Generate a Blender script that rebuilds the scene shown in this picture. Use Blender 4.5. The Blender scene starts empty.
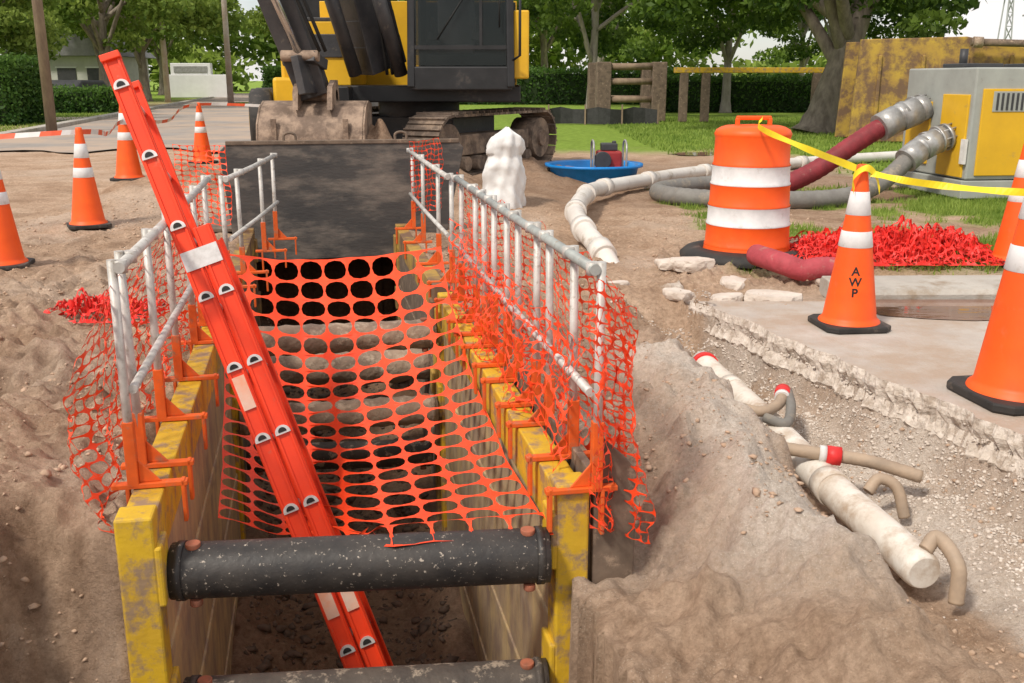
import bpy, math, random, bmesh
import numpy as np
from mathutils import Vector, Matrix
random.seed(7); np.random.seed(7)
scene = bpy.context.scene
COL = scene.collection
scene.view_settings.view_transform = 'Standard'
scene.view_settings.look = 'None'
scene.view_settings.exposure = 0

# ------------------------------------------------------------------ camera
CH = 1.4
cam_d = bpy.data.cameras.new("camera"); cam = bpy.data.objects.new("camera", cam_d)
COL.objects.link(cam); scene.camera = cam
cam.location = (0, 0, CH); cam.rotation_euler = (math.radians(90 - 14.72), 0, 0)
cam_d.lens = 35; cam_d.sensor_width = 36; cam_d.clip_end = 3000; cam_d.clip_start = 0.05

# ------------------------------------------------------------------ light
w = bpy.data.worlds.new("World"); scene.world = w; w.use_nodes = True
nt = w.node_tree; nt.nodes.clear()
out = nt.nodes.new("ShaderNodeOutputWorld"); bg = nt.nodes.new("ShaderNodeBackground")
sky = nt.nodes.new("ShaderNodeTexSky"); sky.sky_type = 'NISHITA'; sky.sun_disc = False
SE, SR = math.radians(50), math.radians(222)
sky.sun_elevation = SE; sky.sun_rotation = SR
tc = nt.nodes.new("ShaderNodeTexCoord"); nz = nt.nodes.new("ShaderNodeTexNoise")
nz.inputs['Scale'].default_value = 2.5; nz.inputs['Detail'].default_value = 6
rp = nt.nodes.new("ShaderNodeValToRGB"); rp.color_ramp.elements[0].position = .32; rp.color_ramp.elements[1].position = .55
mx = nt.nodes.new("ShaderNodeMixRGB"); mx.inputs[2].default_value = (8.8, 8.5, 8.3, 1)
nt.links.new(tc.outputs['Generated'], nz.inputs['Vector']); nt.links.new(nz.outputs['Fac'], rp.inputs['Fac'])
nt.links.new(rp.outputs['Color'], mx.inputs[0]); nt.links.new(sky.outputs['Color'], mx.inputs[1])
nt.links.new(mx.outputs[0], bg.inputs['Color']); bg.inputs['Strength'].default_value = 0.12
nt.links.new(bg.outputs[0], out.inputs['Surface'])
sd = bpy.data.lights.new("sun", 'SUN'); sun = bpy.data.objects.new("sun", sd); COL.objects.link(sun)
sd.energy = 3.3; sd.angle = math.radians(8); sd.color = (1, .92, .81)
sdir = Vector((math.sin(SR) * math.cos(SE), math.cos(SR) * math.cos(SE), math.sin(SE)))
sun.rotation_euler = sdir.to_track_quat('Z', 'Y').to_euler()

# ------------------------------------------------------------------ materials
def M(name, c1, c2=None, scale=5, rough=.7, metal=0, bump=.15, bscale=30, c3=None, scale3=3, thr3=(.55, .62), thr=(.35, .65), spec=.4, detail=8, stretch=None):
    m = bpy.data.materials.new(name); m.use_nodes = True
    t = m.node_tree; b = t.nodes['Principled BSDF']; L = t.links
    b.inputs['Roughness'].default_value = rough; b.inputs['Metallic'].default_value = metal
    b.inputs['Specular IOR Level'].default_value = spec
    if c2 is None: c2 = tuple(v * .75 for v in c1)
    tc = t.nodes.new("ShaderNodeTexCoord"); vec = tc.outputs['Object']
    if stretch:
        mp = t.nodes.new("ShaderNodeMapping"); mp.inputs['Scale'].default_value = stretch
        L.new(vec, mp.inputs['Vector']); vec = mp.outputs[0]
    n = t.nodes.new("ShaderNodeTexNoise"); n.inputs['Scale'].default_value = scale; n.inputs['Detail'].default_value = detail
    n.inputs['Roughness'].default_value = .65
    L.new(vec, n.inputs['Vector'])
    r = t.nodes.new("ShaderNodeValToRGB"); e = r.color_ramp.elements
    e[0].position, e[1].position = thr; e[0].color = (*c1, 1); e[1].color = (*c2, 1)
    L.new(n.outputs['Fac'], r.inputs['Fac']); colo = r.outputs['Color']
    if c3:
        n3 = t.nodes.new("ShaderNodeTexNoise"); n3.inputs['Scale'].default_value = scale3; n3.inputs['Detail'].default_value = 10
        n3.inputs['Roughness'].default_value = .7
        L.new(vec, n3.inputs['Vector'])
        r3 = t.nodes.new("ShaderNodeValToRGB"); r3.color_ramp.elements[0].position, r3.color_ramp.elements[1].position = thr3
        L.new(n3.outputs['Fac'], r3.inputs['Fac'])
        mm = t.nodes.new("ShaderNodeMixRGB"); L.new(r3.outputs['Color'], mm.inputs[0]); L.new(colo, mm.inputs[1]); mm.inputs[2].default_value = (*c3, 1)
        colo = mm.outputs[0]
    L.new(colo, b.inputs['Base Color'])
    if bump:
        nb = t.nodes.new("ShaderNodeTexNoise"); nb.inputs['Scale'].default_value = bscale; nb.inputs['Detail'].default_value = 6
        L.new(vec, nb.inputs['Vector'])
        bp = t.nodes.new("ShaderNodeBump"); bp.inputs['Strength'].default_value = bump; bp.inputs['Distance'].default_value = .02
        L.new(nb.outputs['Fac'], bp.inputs['Height']); L.new(bp.outputs[0], b.inputs['Normal'])
    return m

mYellow = M("worn_yellow_paint", (.66, .42, .02), (.54, .33, .03), 6, .6, c3=(.30, .20, .12), scale3=9, thr3=(.49, .61))
mYellowWall = M("muddy_yellow_panel", (.56, .42, .20), (.40, .30, .19), 4, .8, c3=(.28, .205, .15), scale3=5, thr3=(.42, .62), stretch=(1, 1, .5))
mYellowClean = M("yellow_machine_paint", (.76, .45, .02), (.66, .38, .02), 2, .4, c3=(.36, .25, .12), scale3=5, thr3=(.60, .78), bump=.03)
mRustYellow = M("rusty_yellow_steel", (.50, .33, .05), (.34, .20, .06), 2, .8, c3=(.17, .10, .06), scale3=2.2, thr3=(.43, .56))
mRust = M("rusty_brown_steel", (.20, .145, .105), (.11, .08, .06), 7, .8, c3=(.34, .25, .18), scale3=12, thr3=(.56, .66))
mBlackPipe = M("muddy_black_steel", (.022, .02, .02), (.05, .043, .038), 8, .5, c3=(.40, .34, .28), scale3=60, thr3=(.60, .65))
mDarkPipe = M("muddy_dark_steel", (.05, .042, .037), (.10, .08, .065), 6, .7, c3=(.32, .26, .2), scale3=16, thr3=(.54, .62), bump=.4)
mMudPipe = M("mud_caked_steel", (.36, .26, .19), (.19, .14, .105), 7, .85, c3=(.46, .36, .27), scale3=14, thr3=(.5, .62), bump=.7, bscale=25)
mPlate = M("scuffed_dark_plate", (.045, .044, .044), (.075, .068, .064), 3, .6, c3=(.22, .185, .155), scale3=2.4, thr3=(.47, .68), stretch=(.6, 1, 1.8))
mOrange = M("orange_bracket_paint", (.82, .13, .015), (.60, .10, .02), 8, .55, c3=(.35, .17, .10), scale3=14, thr3=(.54, .68), bump=.08)
mNet = M("orange_plastic_net", (1.0, .085, .02), (.88, .06, .012), 9, .5, bump=0, c3=(.62, .13, .06), scale3=7, thr3=(.62, .78))
mNetRed = M("red_plastic_net", (.92, .035, .025), (.65, .025, .018), 9, .5, bump=0)
mLadder = M("orange_fibreglass", (.92, .06, .012), (.80, .05, .012), 6, .4, bump=.02, c3=(.55, .13, .07), scale3=16, thr3=(.60, .72))
mAlu = M("aluminium", (.74, .73, .72), (.54, .52, .50), 20, .4, .3, bump=.05)
mSticker = M("faded_pale_sticker", (.78, .60, .50), (.82, .40, .26), 9, .6, bump=0)
mWhiteSticker = M("white_sticker", (.78, .76, .74), (.6, .58, .56), 9, .6, bump=0)
mRail = M("galvanised_rail", (.62, .60, .57), (.42, .40, .37), 10, .5, .15, bump=.08, c3=(.28, .23, .18), scale3=25, thr3=(.55, .68))
mRailDark = M("dull_grey_rail", (.40, .43, .41), (.27, .28, .27), 10, .5, .15, bump=.05, c3=(.28, .23, .18), scale3=25, thr3=(.58, .68))
mPin = M("red_oxide_pin", (.42, .13, .07), (.25, .10, .06), 20, .7)
mCone = M("cone_orange", (.95, .12, .01), (.87, .095, .01), 5, .5, bump=.03, c3=(.5, .16, .07), scale3=6, thr3=(.60, .8))
mConeWhite = M("reflective_white", (.80, .80, .80), (.66, .66, .66), 9, .5, bump=.02, c3=(.5, .47, .43), scale3=12, thr3=(.58, .75))
mRubber = M("black_rubber", (.02, .02, .02), (.045, .04, .036), 6, .7, c3=(.17, .135, .11), scale3=7, thr3=(.55, .75))
mBlack = M("black_marking", (.01, .01, .01), (.02, .02, .02), 6, .7, bump=0)
mPVC = M("dirty_white_pipe", (.76, .73, .67), (.64, .57, .49), 4, .6, c3=(.47, .37, .28), scale3=5, thr3=(.48, .64), bump=.15)
mPVCclean = M("white_pipe", (.72, .69, .64), (.60, .55, .50), 3, .5, c3=(.34, .28, .21), scale3=5, thr3=(.56, .72), bump=.04)
mHoseTan = M("tan_suction_hose", (.44, .33, .235), (.30, .23, .17), 8, .6, bump=.1)
mHoseGrey = M("grey_rubber_hose", (.22, .21, .19), (.14, .13, .12), 5, .65, c3=(.35, .3, .23), scale3=5, thr3=(.52, .7))
mHoseRed = M("dark_red_hose", (.28, .03, .04), (.16, .02, .025), 5, .6, c3=(.3, .2, .16), scale3=6, thr3=(.6, .75))
mLayflat = M("faded_red_layflat", (.48, .07, .09), (.32, .05, .06), 6, .7, bump=.6, bscale=12, c3=(.4, .25, .2), scale3=8, thr3=(.56, .7))
mRedCollar = M("red_collar", (.80, .03, .03), (.6, .03, .03), 9, .5)
mSteel = M("grey_steel_fitting", (.45, .45, .44), (.30, .29, .28), 9, .4, .4)
mPumpGrey = M("grey_pump_paint", (.38, .40, .37), (.31, .32, .30), 3, .5, bump=.03, c3=(.2, .16, .12), scale3=6, thr3=(.64, .77))
mBlue = M("blue_plastic", (.01, .25, .70), (.01, .19, .56), 6, .4, bump=.02)
mDarkGrey = M("dark_grey_machine", (.035, .036, .04), (.055, .055, .058), 4, .5, c3=(.16, .13, .1), scale3=5, thr3=(.6, .75))
mCabBlack = M("black_cab_paint", (.016, .017, .018), (.028, .028, .03), 4, .4, bump=.02, c3=(.10, .085, .07), scale3=4, thr3=(.6, .8))
mBoom = M("grey_boom_paint", (.04, .04, .044), (.07, .065, .065), 4, .45, c3=(.18, .15, .12), scale3=5, thr3=(.6, .72))
mBucket = M("worn_bucket_steel", (.13, .09, .065), (.20, .14, .105), 5, .7, .1, c3=(.36, .26, .19), scale3=4, thr3=(.44, .60), bump=.4)
mTrackMud = M("muddy_track_steel", (.10, .075, .058), (.18, .13, .10), 5, .85, 0, c3=(.34, .25, .18), scale3=3, thr3=(.46, .62), bump=.6)
mChrome = M("cylinder_rod", (.6, .6, .6), (.5, .5, .5), 5, .2, .9, bump=0)
mConcrete = M("concrete", (.50, .45, .40), (.42, .365, .32), 3, .85, c3=(.40, .31, .24), scale3=1.6, thr3=(.42, .58), bump=.35, bscale=60)
mKerb = M("kerb_concrete", (.48, .45, .40), (.38, .35, .31), 3, .85, c3=(.3, .24, .18), scale3=4, thr3=(.5, .65), bump=.3, bscale=60)
mAsphalt = M("asphalt", (.25, .225, .205), (.32, .285, .255), 1.2, .85, c3=(.42, .32, .245), scale3=.35, thr3=(.42, .58), bump=.2, bscale=80)
mBag = M("white_plastic_sack", (.76, .76, .75), (.66, .65, .64), 5, .55, bump=.4, bscale=6, c3=(.5, .46, .41), scale3=4, thr3=(.58, .8))
mTapeY = M("yellow_tape", (.85, .68, .02), (.78, .60, .02), 9, .5, bump=0)
mTapeW = M("white_tape", (.75, .72, .70), (.65, .62, .6), 9, .5, bump=0)
mTapeR = M("orange_tape", (.85, .12, .04), (.7, .1, .04), 9, .5, bump=0)
mBark = M("tree_bark", (.32, .27, .22), (.16, .13, .105), 6, .9, bump=.8, bscale=14, stretch=(1, 1, .35))
mBarkPale = M("pale_bark", (.38, .34, .29), (.25, .22, .19), 6, .9, bump=.5, bscale=14, stretch=(1, 1, .4))
mWood = M("weathered_wood", (.30, .22, .15), (.18, .125, .09), 5, .85, bump=.4, stretch=(1, 1, .3))
mHouse = M("house_wall", (.55, .55, .5), (.46, .46, .43), 2, .8)
mRoof = M("roof_shingle", (.16, .16, .165), (.22, .22, .22), 3, .8)
mWhite = M("white_paint", (.76, .76, .75), (.68, .68, .67), 2, .5, bump=.02)
mClod = M("soil_clods", (.54, .38, .27), (.38, .265, .185), 3, .95, bump=.4, bscale=60, c3=(.62, .50, .40), scale3=5, thr3=(.58, .68))
mWetClod = M("wet_soil_clods", (.16, .11, .08), (.10, .07, .052), 4, .9)
mChunk = M("broken_concrete", (.66, .59, .52), (.52, .445, .38), 6, .9, bump=.5, bscale=30)
mShell = M("shell_rock_face", (.70, .63, .56), (.50, .43, .36), 22, .95, bump=1.0, bscale=30, c3=(.36, .29, .23), scale3=14, thr3=(.5, .62))
mRedEngine = M("red_engine", (.35, .03, .03), (.25, .02, .02), 8, .5)
mScrub = M("dark_mesh_screen", (.03, .03, .03), (.05, .05, .05), 8, .8)
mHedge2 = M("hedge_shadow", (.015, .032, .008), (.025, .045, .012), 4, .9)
mMast = M("galvanised_lattice", (.42, .43, .44), (.34, .35, .36), 2, .5, .3)
mSeat = M("seat_cloth", (.10, .10, .10), (.07, .07, .07), 5, .9)
mSeatG = M("grey_seat", (.22, .22, .22), (.16, .16, .16), 5, .8)
mGlass = M("dark_cab_glass", (.012, .018, .02), (.02, .028, .03), 1, .04, bump=0, spec=.4)
mGlass.node_tree.nodes['Principled BSDF'].inputs['Alpha'].default_value = .5

mWater = bpy.data.materials.new("muddy_water"); mWater.use_nodes = True
b = mWater.node_tree.nodes['Principled BSDF']; b.inputs['Base Color'].default_value = (.22, .11, .075, 1); b.inputs['Roughness'].default_value = .03; b.inputs['Specular IOR Level'].default_value = 1.0
_n = mWater.node_tree.nodes.new("ShaderNodeTexNoise"); _n.inputs['Scale'].default_value = 10
_b = mWater.node_tree.nodes.new("ShaderNodeBump"); _b.inputs['Strength'].default_value = .05; _b.inputs['Distance'].default_value = .02
mWater.node_tree.links.new(_n.outputs['Fac'], _b.inputs['Height']); mWater.node_tree.links.new(_b.outputs[0], b.inputs['Normal'])

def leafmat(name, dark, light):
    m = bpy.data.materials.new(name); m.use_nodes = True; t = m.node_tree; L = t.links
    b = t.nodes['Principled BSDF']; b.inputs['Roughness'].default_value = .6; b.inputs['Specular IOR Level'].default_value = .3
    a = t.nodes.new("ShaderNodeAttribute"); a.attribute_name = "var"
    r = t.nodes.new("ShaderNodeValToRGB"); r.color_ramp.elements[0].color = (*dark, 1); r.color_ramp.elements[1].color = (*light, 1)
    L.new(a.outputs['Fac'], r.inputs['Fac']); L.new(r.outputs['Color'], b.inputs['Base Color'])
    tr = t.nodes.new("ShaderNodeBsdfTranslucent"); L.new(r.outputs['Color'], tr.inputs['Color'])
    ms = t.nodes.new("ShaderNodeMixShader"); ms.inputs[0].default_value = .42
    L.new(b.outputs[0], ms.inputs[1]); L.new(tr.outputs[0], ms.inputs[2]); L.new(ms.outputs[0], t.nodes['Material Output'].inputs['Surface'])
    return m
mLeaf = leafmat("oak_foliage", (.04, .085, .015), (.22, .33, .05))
mLeafY = leafmat("bright_foliage", (.09, .16, .02), (.36, .46, .09))
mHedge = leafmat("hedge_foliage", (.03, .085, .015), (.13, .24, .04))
mGrass = leafmat("grass_blades", (.12, .21, .025), (.36, .46, .10))

# ------------------------------------------------------------------ numpy helpers
def hsh(x, y, s):
    v = np.sin(x * 127.1 + y * 311.7 + s * 74.7) * 43758.5453
    return v - np.floor(v)
def vn(x, y, s=0):
    xi = np.floor(x); yi = np.floor(y); fx = x - xi; fy = y - yi
    fx = fx * fx * (3 - 2 * fx); fy = fy * fy * (3 - 2 * fy)
    a = hsh(xi, yi, s); b = hsh(xi + 1, yi, s); c = hsh(xi, yi + 1, s); d = hsh(xi + 1, yi + 1, s)
    return (a * (1 - fx) + b * fx) * (1 - fy) + (c * (1 - fx) + d * fx) * fy
def fbm(x, y, s=0, o=4):
    r = 0; a = .5
    for i in range(o):
        r = r + a * (vn(x, y, s + i * 13) - .5); x, y = x * 1.76 + y * .95 + 3.1, y * 1.76 - x * .95 + 1.7; a *= .5
    return r
def sst(a, b, x):
    t = np.clip((x - a) / (b - a), 0, 1); return t * t * (3 - 2 * t)

WD = 1.26
OX, OY = -1.085, 2.75
AN = math.radians(11.3); CA, SA = math.cos(AN), math.sin(AN)
def loc_of(x, y):
    dx = x - OX; dy = y - OY
    return dx * CA + dy * SA, -dx * SA + dy * CA
def wor(lx, ly):
    return OX + lx * CA - ly * SA, OY + lx * SA + ly * CA

EDGE = [(1.15, 6.35), (1.36, 5.9), (1.45, 5.55), (1.63, 5.05), (1.85, 4.4), (2.06, 3.77), (2.25, 3.1), (2.5, 2.2), (2.8, 1.0)]
EY = np.array([p[1] for p in EDGE][::-1]); EX = np.array([p[0] for p in EDGE][::-1])
def edge_x(y): return np.interp(y, EY, EX) + .13 * fbm(y * 2.2, y * 0 + 3, 5, 3) + .11 * fbm(y * 8, y * 0 + 3, 6, 4)
def chan_x(y): return np.interp(y, [1.0, 2.6, 3.24, 3.97, 4.88, 5.75, 6.5, 7.2], [1.8, 1.56, 1.463, 1.364, 1.28, 1.16, 1.0, .85])

def hz(x, y):
    x = np.asarray(x, float); y = np.asarray(y, float)
    lx, ly = loc_of(x, y)
    nearf = 1 - sst(9, 16, y)
    sidef = 1 - sst(2.2, 3.2, x) * .6
    rough = 1 - sst(7, 12, y)
    cx = chan_x(y); ex = edge_x(y)
    z = (.10 * fbm(x * .7, y * .7, 1, 3) + .15 * fbm(x * 2.6, y * 2.6, 2, 5) * rough + .09 * fbm(x * 8, y * 8, 3, 4) * (.35 + .65 * rough)) * nearf * sidef
    rid = np.abs(fbm(x * 4.5, y * 4.5, 8, 4)); z = z - .11 * rid * rough * sidef + .02
    # soft clods: rounded lumps
    cl = np.maximum(0, vn(x * 12, y * 12, 9) - .55) * .12 + np.maximum(0, vn(x * 21 + y * 7, y * 21 - x * 7, 10) - .45) * .07
    z = z + cl * (1 - sst(6.5, 10, y)) * sidef
    z = z - .035 * np.exp(-((np.mod(lx + .25 * fbm(y * .4, y * 0, 14, 2) + 10, 1.7) - .85) / .22) ** 2) * (lx < -1.2) * sst(3, 5, y) * nearf
    z = z + .14 * np.exp(-((x + 2.0) / .55) ** 2 - ((y - 3.2) / 1.0) ** 2)
    z = z + .10 * np.exp(-((x + 2.9) / .7) ** 2 - ((y - 5.0) / .8) ** 2)
    z = z - .26 * np.exp(-((x + 2.35) / .14) ** 2 - ((y - 4.25) / .2) ** 2)
    z = z - .85 * (1 - sst(-.2, .35, ly + .35 * fbm(x * 4, y * 4, 24, 4))) * sst(-.60, -.28, lx + .35 * fbm(x * 4, y * 4, 21, 4)) * (lx < .6)
    z = z - .24 * (1 - sst(.0, 1.3, ly)) * (1 - sst(1.38, 2.0, lx + .4 * fbm(x * 4, y * 4, 22, 4))) * (lx > .6)
    rg = np.exp(-((x - cx + .60 + .20 * fbm(y * 2, y * 0, 23, 2)) / .20) ** 2)
    z = z + .09 * rg * sst(1.5, 3.0, y) * (1 - sst(4.2, 6.0, y)) * (lx > 1.35) * (1 + 2.0 * fbm(x * 5, y * 5, 28, 3))
    z = z - .05 * (x > .2) * sst(1.38, 1.8, lx) * (1 - sst(3.2, 4.2, y))
    # pipe excavation
    inch = sst(cx - .46, cx - .10, x + .28 * fbm(x * 4, y * 4, 31, 4)) * (1 - sst(ex - .03, ex + .005, x))
    d = -.43 * (1 - sst(5.9, 6.6, y))
    z = z * (1 - .45 * inch) + inch * d
    q = ex - x; wv_ = np.maximum(.14, ex - cx - .1)
    cap = -.15 - .15 * sst(0, .10, q + .12 * fbm(x * 7, y * 7, 34, 3)) - .13 * sst(.10, wv_, q) + .09 * fbm(x * 8, y * 8, 35, 5) - .06 * np.abs(fbm(x * 5, y * 5, 36, 4))
    inc2 = (x > cx + .04) & (x < ex + .02) & (y < 6.1)
    z = np.where(inc2, np.minimum(np.maximum(z, cap - .02), cap + .02), z)
    nearp = np.exp(-((x - cx) / .11) ** 4) * (y > 3.0) * (y < 5.95)
    z = z * (1 - nearp) + nearp * np.minimum(z, -.275 + .17 * fbm(x * 4, y * 2.5, 37, 4))
    pav = (sst(ex + .0, ex + .04, x)) * (1 - sst(6.75, 6.9, y))
    z = z * (1 - pav) + pav * (-.05)
    # mounds
    z = z + .30 * np.exp(-((x - .3) / .8) ** 2 - ((y - 14.0) / .9) ** 2) * (1 + 1.2 * fbm(x * 2, y * 2, 41, 4))
    z = z + .08 * np.exp(-((x + .1) / .6) ** 2 - ((y - 11.6) / 1.0) ** 2) * (1 + 1.2 * fbm(x * 3, y * 3, 42, 3))
    z = z + .30 * np.exp(-((x + 3.9) / 1.0) ** 2 - ((y - 12.0) / 1.5) ** 2) * (1 + 1.4 * fbm(x * 2, y * 2, 43, 4))
    z = z + .75 * np.exp(-((x + 1.9) / 1.2) ** 2 - ((y - 12.4) / .8) ** 2) * (1 + 1.0 * fbm(x * 3, y * 3, 45, 4))
    z = z + .06 * fbm(x * 4, y * 4, 44, 4) * sst(8, 9, y) * (1 - sst(20, 24, y))
    z = z * (1 - sst(19, 26, y)) - .03 * sst(17, 22, y)
    # trench
    jag = .12 * fbm(y * 5, x * 5, 51, 3) * (ly < -.03)
    ins = (lx > -.045 + jag) & (lx < WD + .045 + jag) & (ly > -1.4) & (ly < 7.3)
    fl = -1.75 + .65 * sst(2.4, 6.0, ly) + .20 * fbm(x * 5, y * 5, 52, 5) + .22 * (1 - sst(.0, .35, lx)) + .15 * sst(.9, 1.25, lx)
    z = np.where(ins, fl, z)
    return z
def hz1(x, y): return float(hz(np.array([x]), np.array([y]))[0])
cz = hz1

def np_mesh(name, co, faces_n, idx, mat=None, var=None, smooth=False):
    me = bpy.data.meshes.new(name)
    nv = len(co); nf = len(idx) // faces_n
    me.vertices.add(nv); me.vertices.foreach_set("co", np.asarray(co, np.float32).ravel())
    me.loops.add(nf * faces_n); me.loops.foreach_set("vertex_index", np.asarray(idx, np.int32).ravel())
    me.polygons.add(nf); me.polygons.foreach_set("loop_start", np.arange(nf, dtype=np.int32) * faces_n)
    me.polygons.foreach_set("loop_total", np.full(nf, faces_n, np.int32))
    if smooth: me.polygons.foreach_set("use_smooth", np.ones(nf, bool))
    me.update(calc_edges=True); me.validate()
    if var is not None:
        a = me.attributes.new("var", 'FLOAT', 'POINT'); a.data.foreach_set("value", np.asarray(var, np.float32))
    if mat: me.materials.append(mat)
    return me

def link(o, parent=None):
    COL.objects.link(o)
    if parent: o.parent = parent
    return o
def obj(name, me, parent=None, loc=(0, 0, 0), rotz=0):
    o = bpy.data.objects.new(name, me); o.location = loc; o.rotation_euler = (0, 0, rotz)
    return link(o, parent)
def root(name, label, cat, loc=(0, 0, 0), rotz=0, group=None):
    o = bpy.data.objects.new(name, None); o.location = loc; o.rotation_euler = (0, 0, rotz); o.empty_display_size = .2
    link(o); o["label"] = label; o["category"] = cat
    if group: o["group"] = group
    return o
def tag(o, label, cat, group=None):
    o["label"] = label; o["category"] = cat
    if group: o["group"] = group
    return o

class G:
    def __init__(s): s.v = []; s.f = []; s.m = []; s.s = []; s.mats = []
    def mi(s, mat):
        if mat not in s.mats: s.mats.append(mat)
        return s.mats.index(mat)
    def add(s, vs, fs, mat, smooth=False):
        o = len(s.v); s.v += [tuple(v) for v in vs]; k = s.mi(mat)
        for f in fs: s.f.append([i + o for i in f]); s.m.append(k); s.s.append(smooth)
        return s
    def box(s, c, d, mat, rot=None, taper=None):
        x, y, z = [q / 2 for q in d]; vs = []
        for k in (-1, 1):
            tx = ty = 1
            if taper and k == 1: tx, ty = taper
            for (i, j) in ((-1, -1), (1, -1), (1, 1), (-1, 1)): vs.append(Vector((i * x * tx, j * y * ty, k * z)))
        if rot is not None: vs = [rot @ v for v in vs]
        vs = [v + Vector(c) for v in vs]
        return s.add(vs, [(3, 2, 1, 0), (4, 5, 6, 7), (0, 1, 5, 4), (1, 2, 6, 5), (2, 3, 7, 6), (3, 0, 4, 7)], mat)
    def beam(s, a, b, wd, mat, up=(0, 0, 1), wd2=None):
        a = Vector(a); b = Vector(b); d = (b - a); d.normalize()
        u = Vector(up); sx = d.cross(u)
        if sx.length < 1e-3: sx = d.cross(Vector((1, 0, 0)))
        sx.normalize(); sy = sx.cross(d)
        vs = []
        for p, q in ((a, wd), (b, wd2 or wd)):
            w_, h_ = (q if isinstance(q, tuple) else (q, q))
            for (i, j) in ((-1, -1), (1, -1), (1, 1), (-1, 1)): vs.append(p + sx * i * w_ / 2 + sy * j * h_ / 2)
        return s.add(vs, [(0, 1, 2, 3), (7, 6, 5, 4), (4, 5, 1, 0), (5, 6, 2, 1), (6, 7, 3, 2), (7, 4, 0, 3)], mat)
    def tube(s, pts, r, mat, n=12, cap=True, smooth=True):
        pts = [Vector(p) for p in pts]; N = len(pts)
        rs = r if isinstance(r, (list, tuple)) else [r] * N
        tan = []
        for i in range(N):
            t = pts[min(i + 1, N - 1)] - pts[max(i - 1, 0)]; tan.append(t.normalized())
        ref = Vector((0, 0, 1)) if abs(tan[0].z) < .9 else Vector((1, 0, 0))
        nrm = tan[0].cross(ref).normalized(); vs = []
        for i in range(N):
            nrm = (nrm - tan[i] * nrm.dot(tan[i])).normalized(); bn = tan[i].cross(nrm)
            for k in range(n):
                a = 2 * math.pi * k / n; vs.append(pts[i] + (nrm * math.cos(a) + bn * math.sin(a)) * rs[i])
        fs = []
        for i in range(N - 1):
            for k in range(n):
                k2 = (k + 1) % n; fs.append((i * n + k, i * n + k2, (i + 1) * n + k2, (i + 1) * n + k))
        if cap:
            fs0 = [tuple(range(n))[::-1], tuple(range((N - 1) * n, N * n))]
            s.add(vs, fs, mat, smooth)
            o = len(s.v) - len(vs); k = s.mi(mat)
            for f in fs0: s.f.append([i + o for i in f]); s.m.append(k); s.s.append(False)
        else: s.add(vs, fs, mat, smooth)
        return s
    def lathe(s, prof, mat, n=32, c=(0, 0, 0), smooth=True):
        vs = []
        for (r, z) in prof:
            for k in range(n):
                a = 2 * math.pi * k / n; vs.append((c[0] + r * math.cos(a), c[1] + r * math.sin(a), c[2] + z))
        fs = []
        for i in range(len(prof) - 1):
            for k in range(n):
                k2 = (k + 1) % n; fs.append((i * n + k, i * n + k2, (i + 1) * n + k2, (i + 1) * n + k))
        return s.add(vs, fs, mat, smooth)
    def prism(s, poly, axis_vec, mat, origin=(0, 0, 0), ex=(1, 0, 0), ey=(0, 0, 1)):
        ex = Vector(ex); ey = Vector(ey); o = Vector(origin); av = Vector(axis_vec); n = len(poly)
        vs = [o + ex * p[0] + ey * p[1] for p in poly]; vs += [v + av for v in vs]
        fs = [tuple(range(n))[::-1], tuple(range(n, 2 * n))] + [(i, (i + 1) % n, n + (i + 1) % n, n + i) for i in range(n)]
        return s.add(vs, fs, mat)
    def make(s, name, parent=None, loc=(0, 0, 0), rotz=0, bevel=0):
        me = bpy.data.meshes.new(name); me.from_pydata(s.v, [], s.f)
        for m in s.mats: me.materials.append(m)
        me.polygons.foreach_set("material_index", s.m); me.polygons.foreach_set("use_smooth", s.s); me.update()
        bm = bmesh.new(); bm.from_mesh(me); bmesh.ops.recalc_face_normals(bm, faces=bm.faces); bm.to_mesh(me); bm.free()
        o = obj(name, me, parent, loc, rotz)
        if bevel:
            md = o.modifiers.new("bevel", 'BEVEL'); md.width = bevel; md.segments = 2; md.limit_method = 'ANGLE'; md.angle_limit = math.radians(50)
        return o

def crom(pts, n=8):
    P = [Vector(p) for p in pts]; P = [P[0] * 2 - P[1]] + P + [P[-1] * 2 - P[-2]]; r = []
    for i in range(1, len(P) - 2):
        for k in range(n):
            t = k / n; a, b_, c, d = P[i - 1:i + 3]
            r.append(.5 * ((2 * b_) + (c - a) * t + (2 * a - 5 * b_ + 4 * c - d) * t * t + (3 * b_ - a - 3 * c + d) * t ** 3))
    r.append(P[-2]); return r

def copy_thing(r, loc, rotz=0, label=None, scale=None):
    n = r.copy(); COL.objects.link(n); n.location = loc; n.rotation_euler = (0, 0, rotz)
    if label: n["label"] = label
    if scale: n.scale = (scale,) * 3
    def rec(src, dst):
        for c in src.children:
            k = c.copy(); COL.objects.link(k); k.parent = dst; rec(c, k)
    rec(r, n); return n

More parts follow.
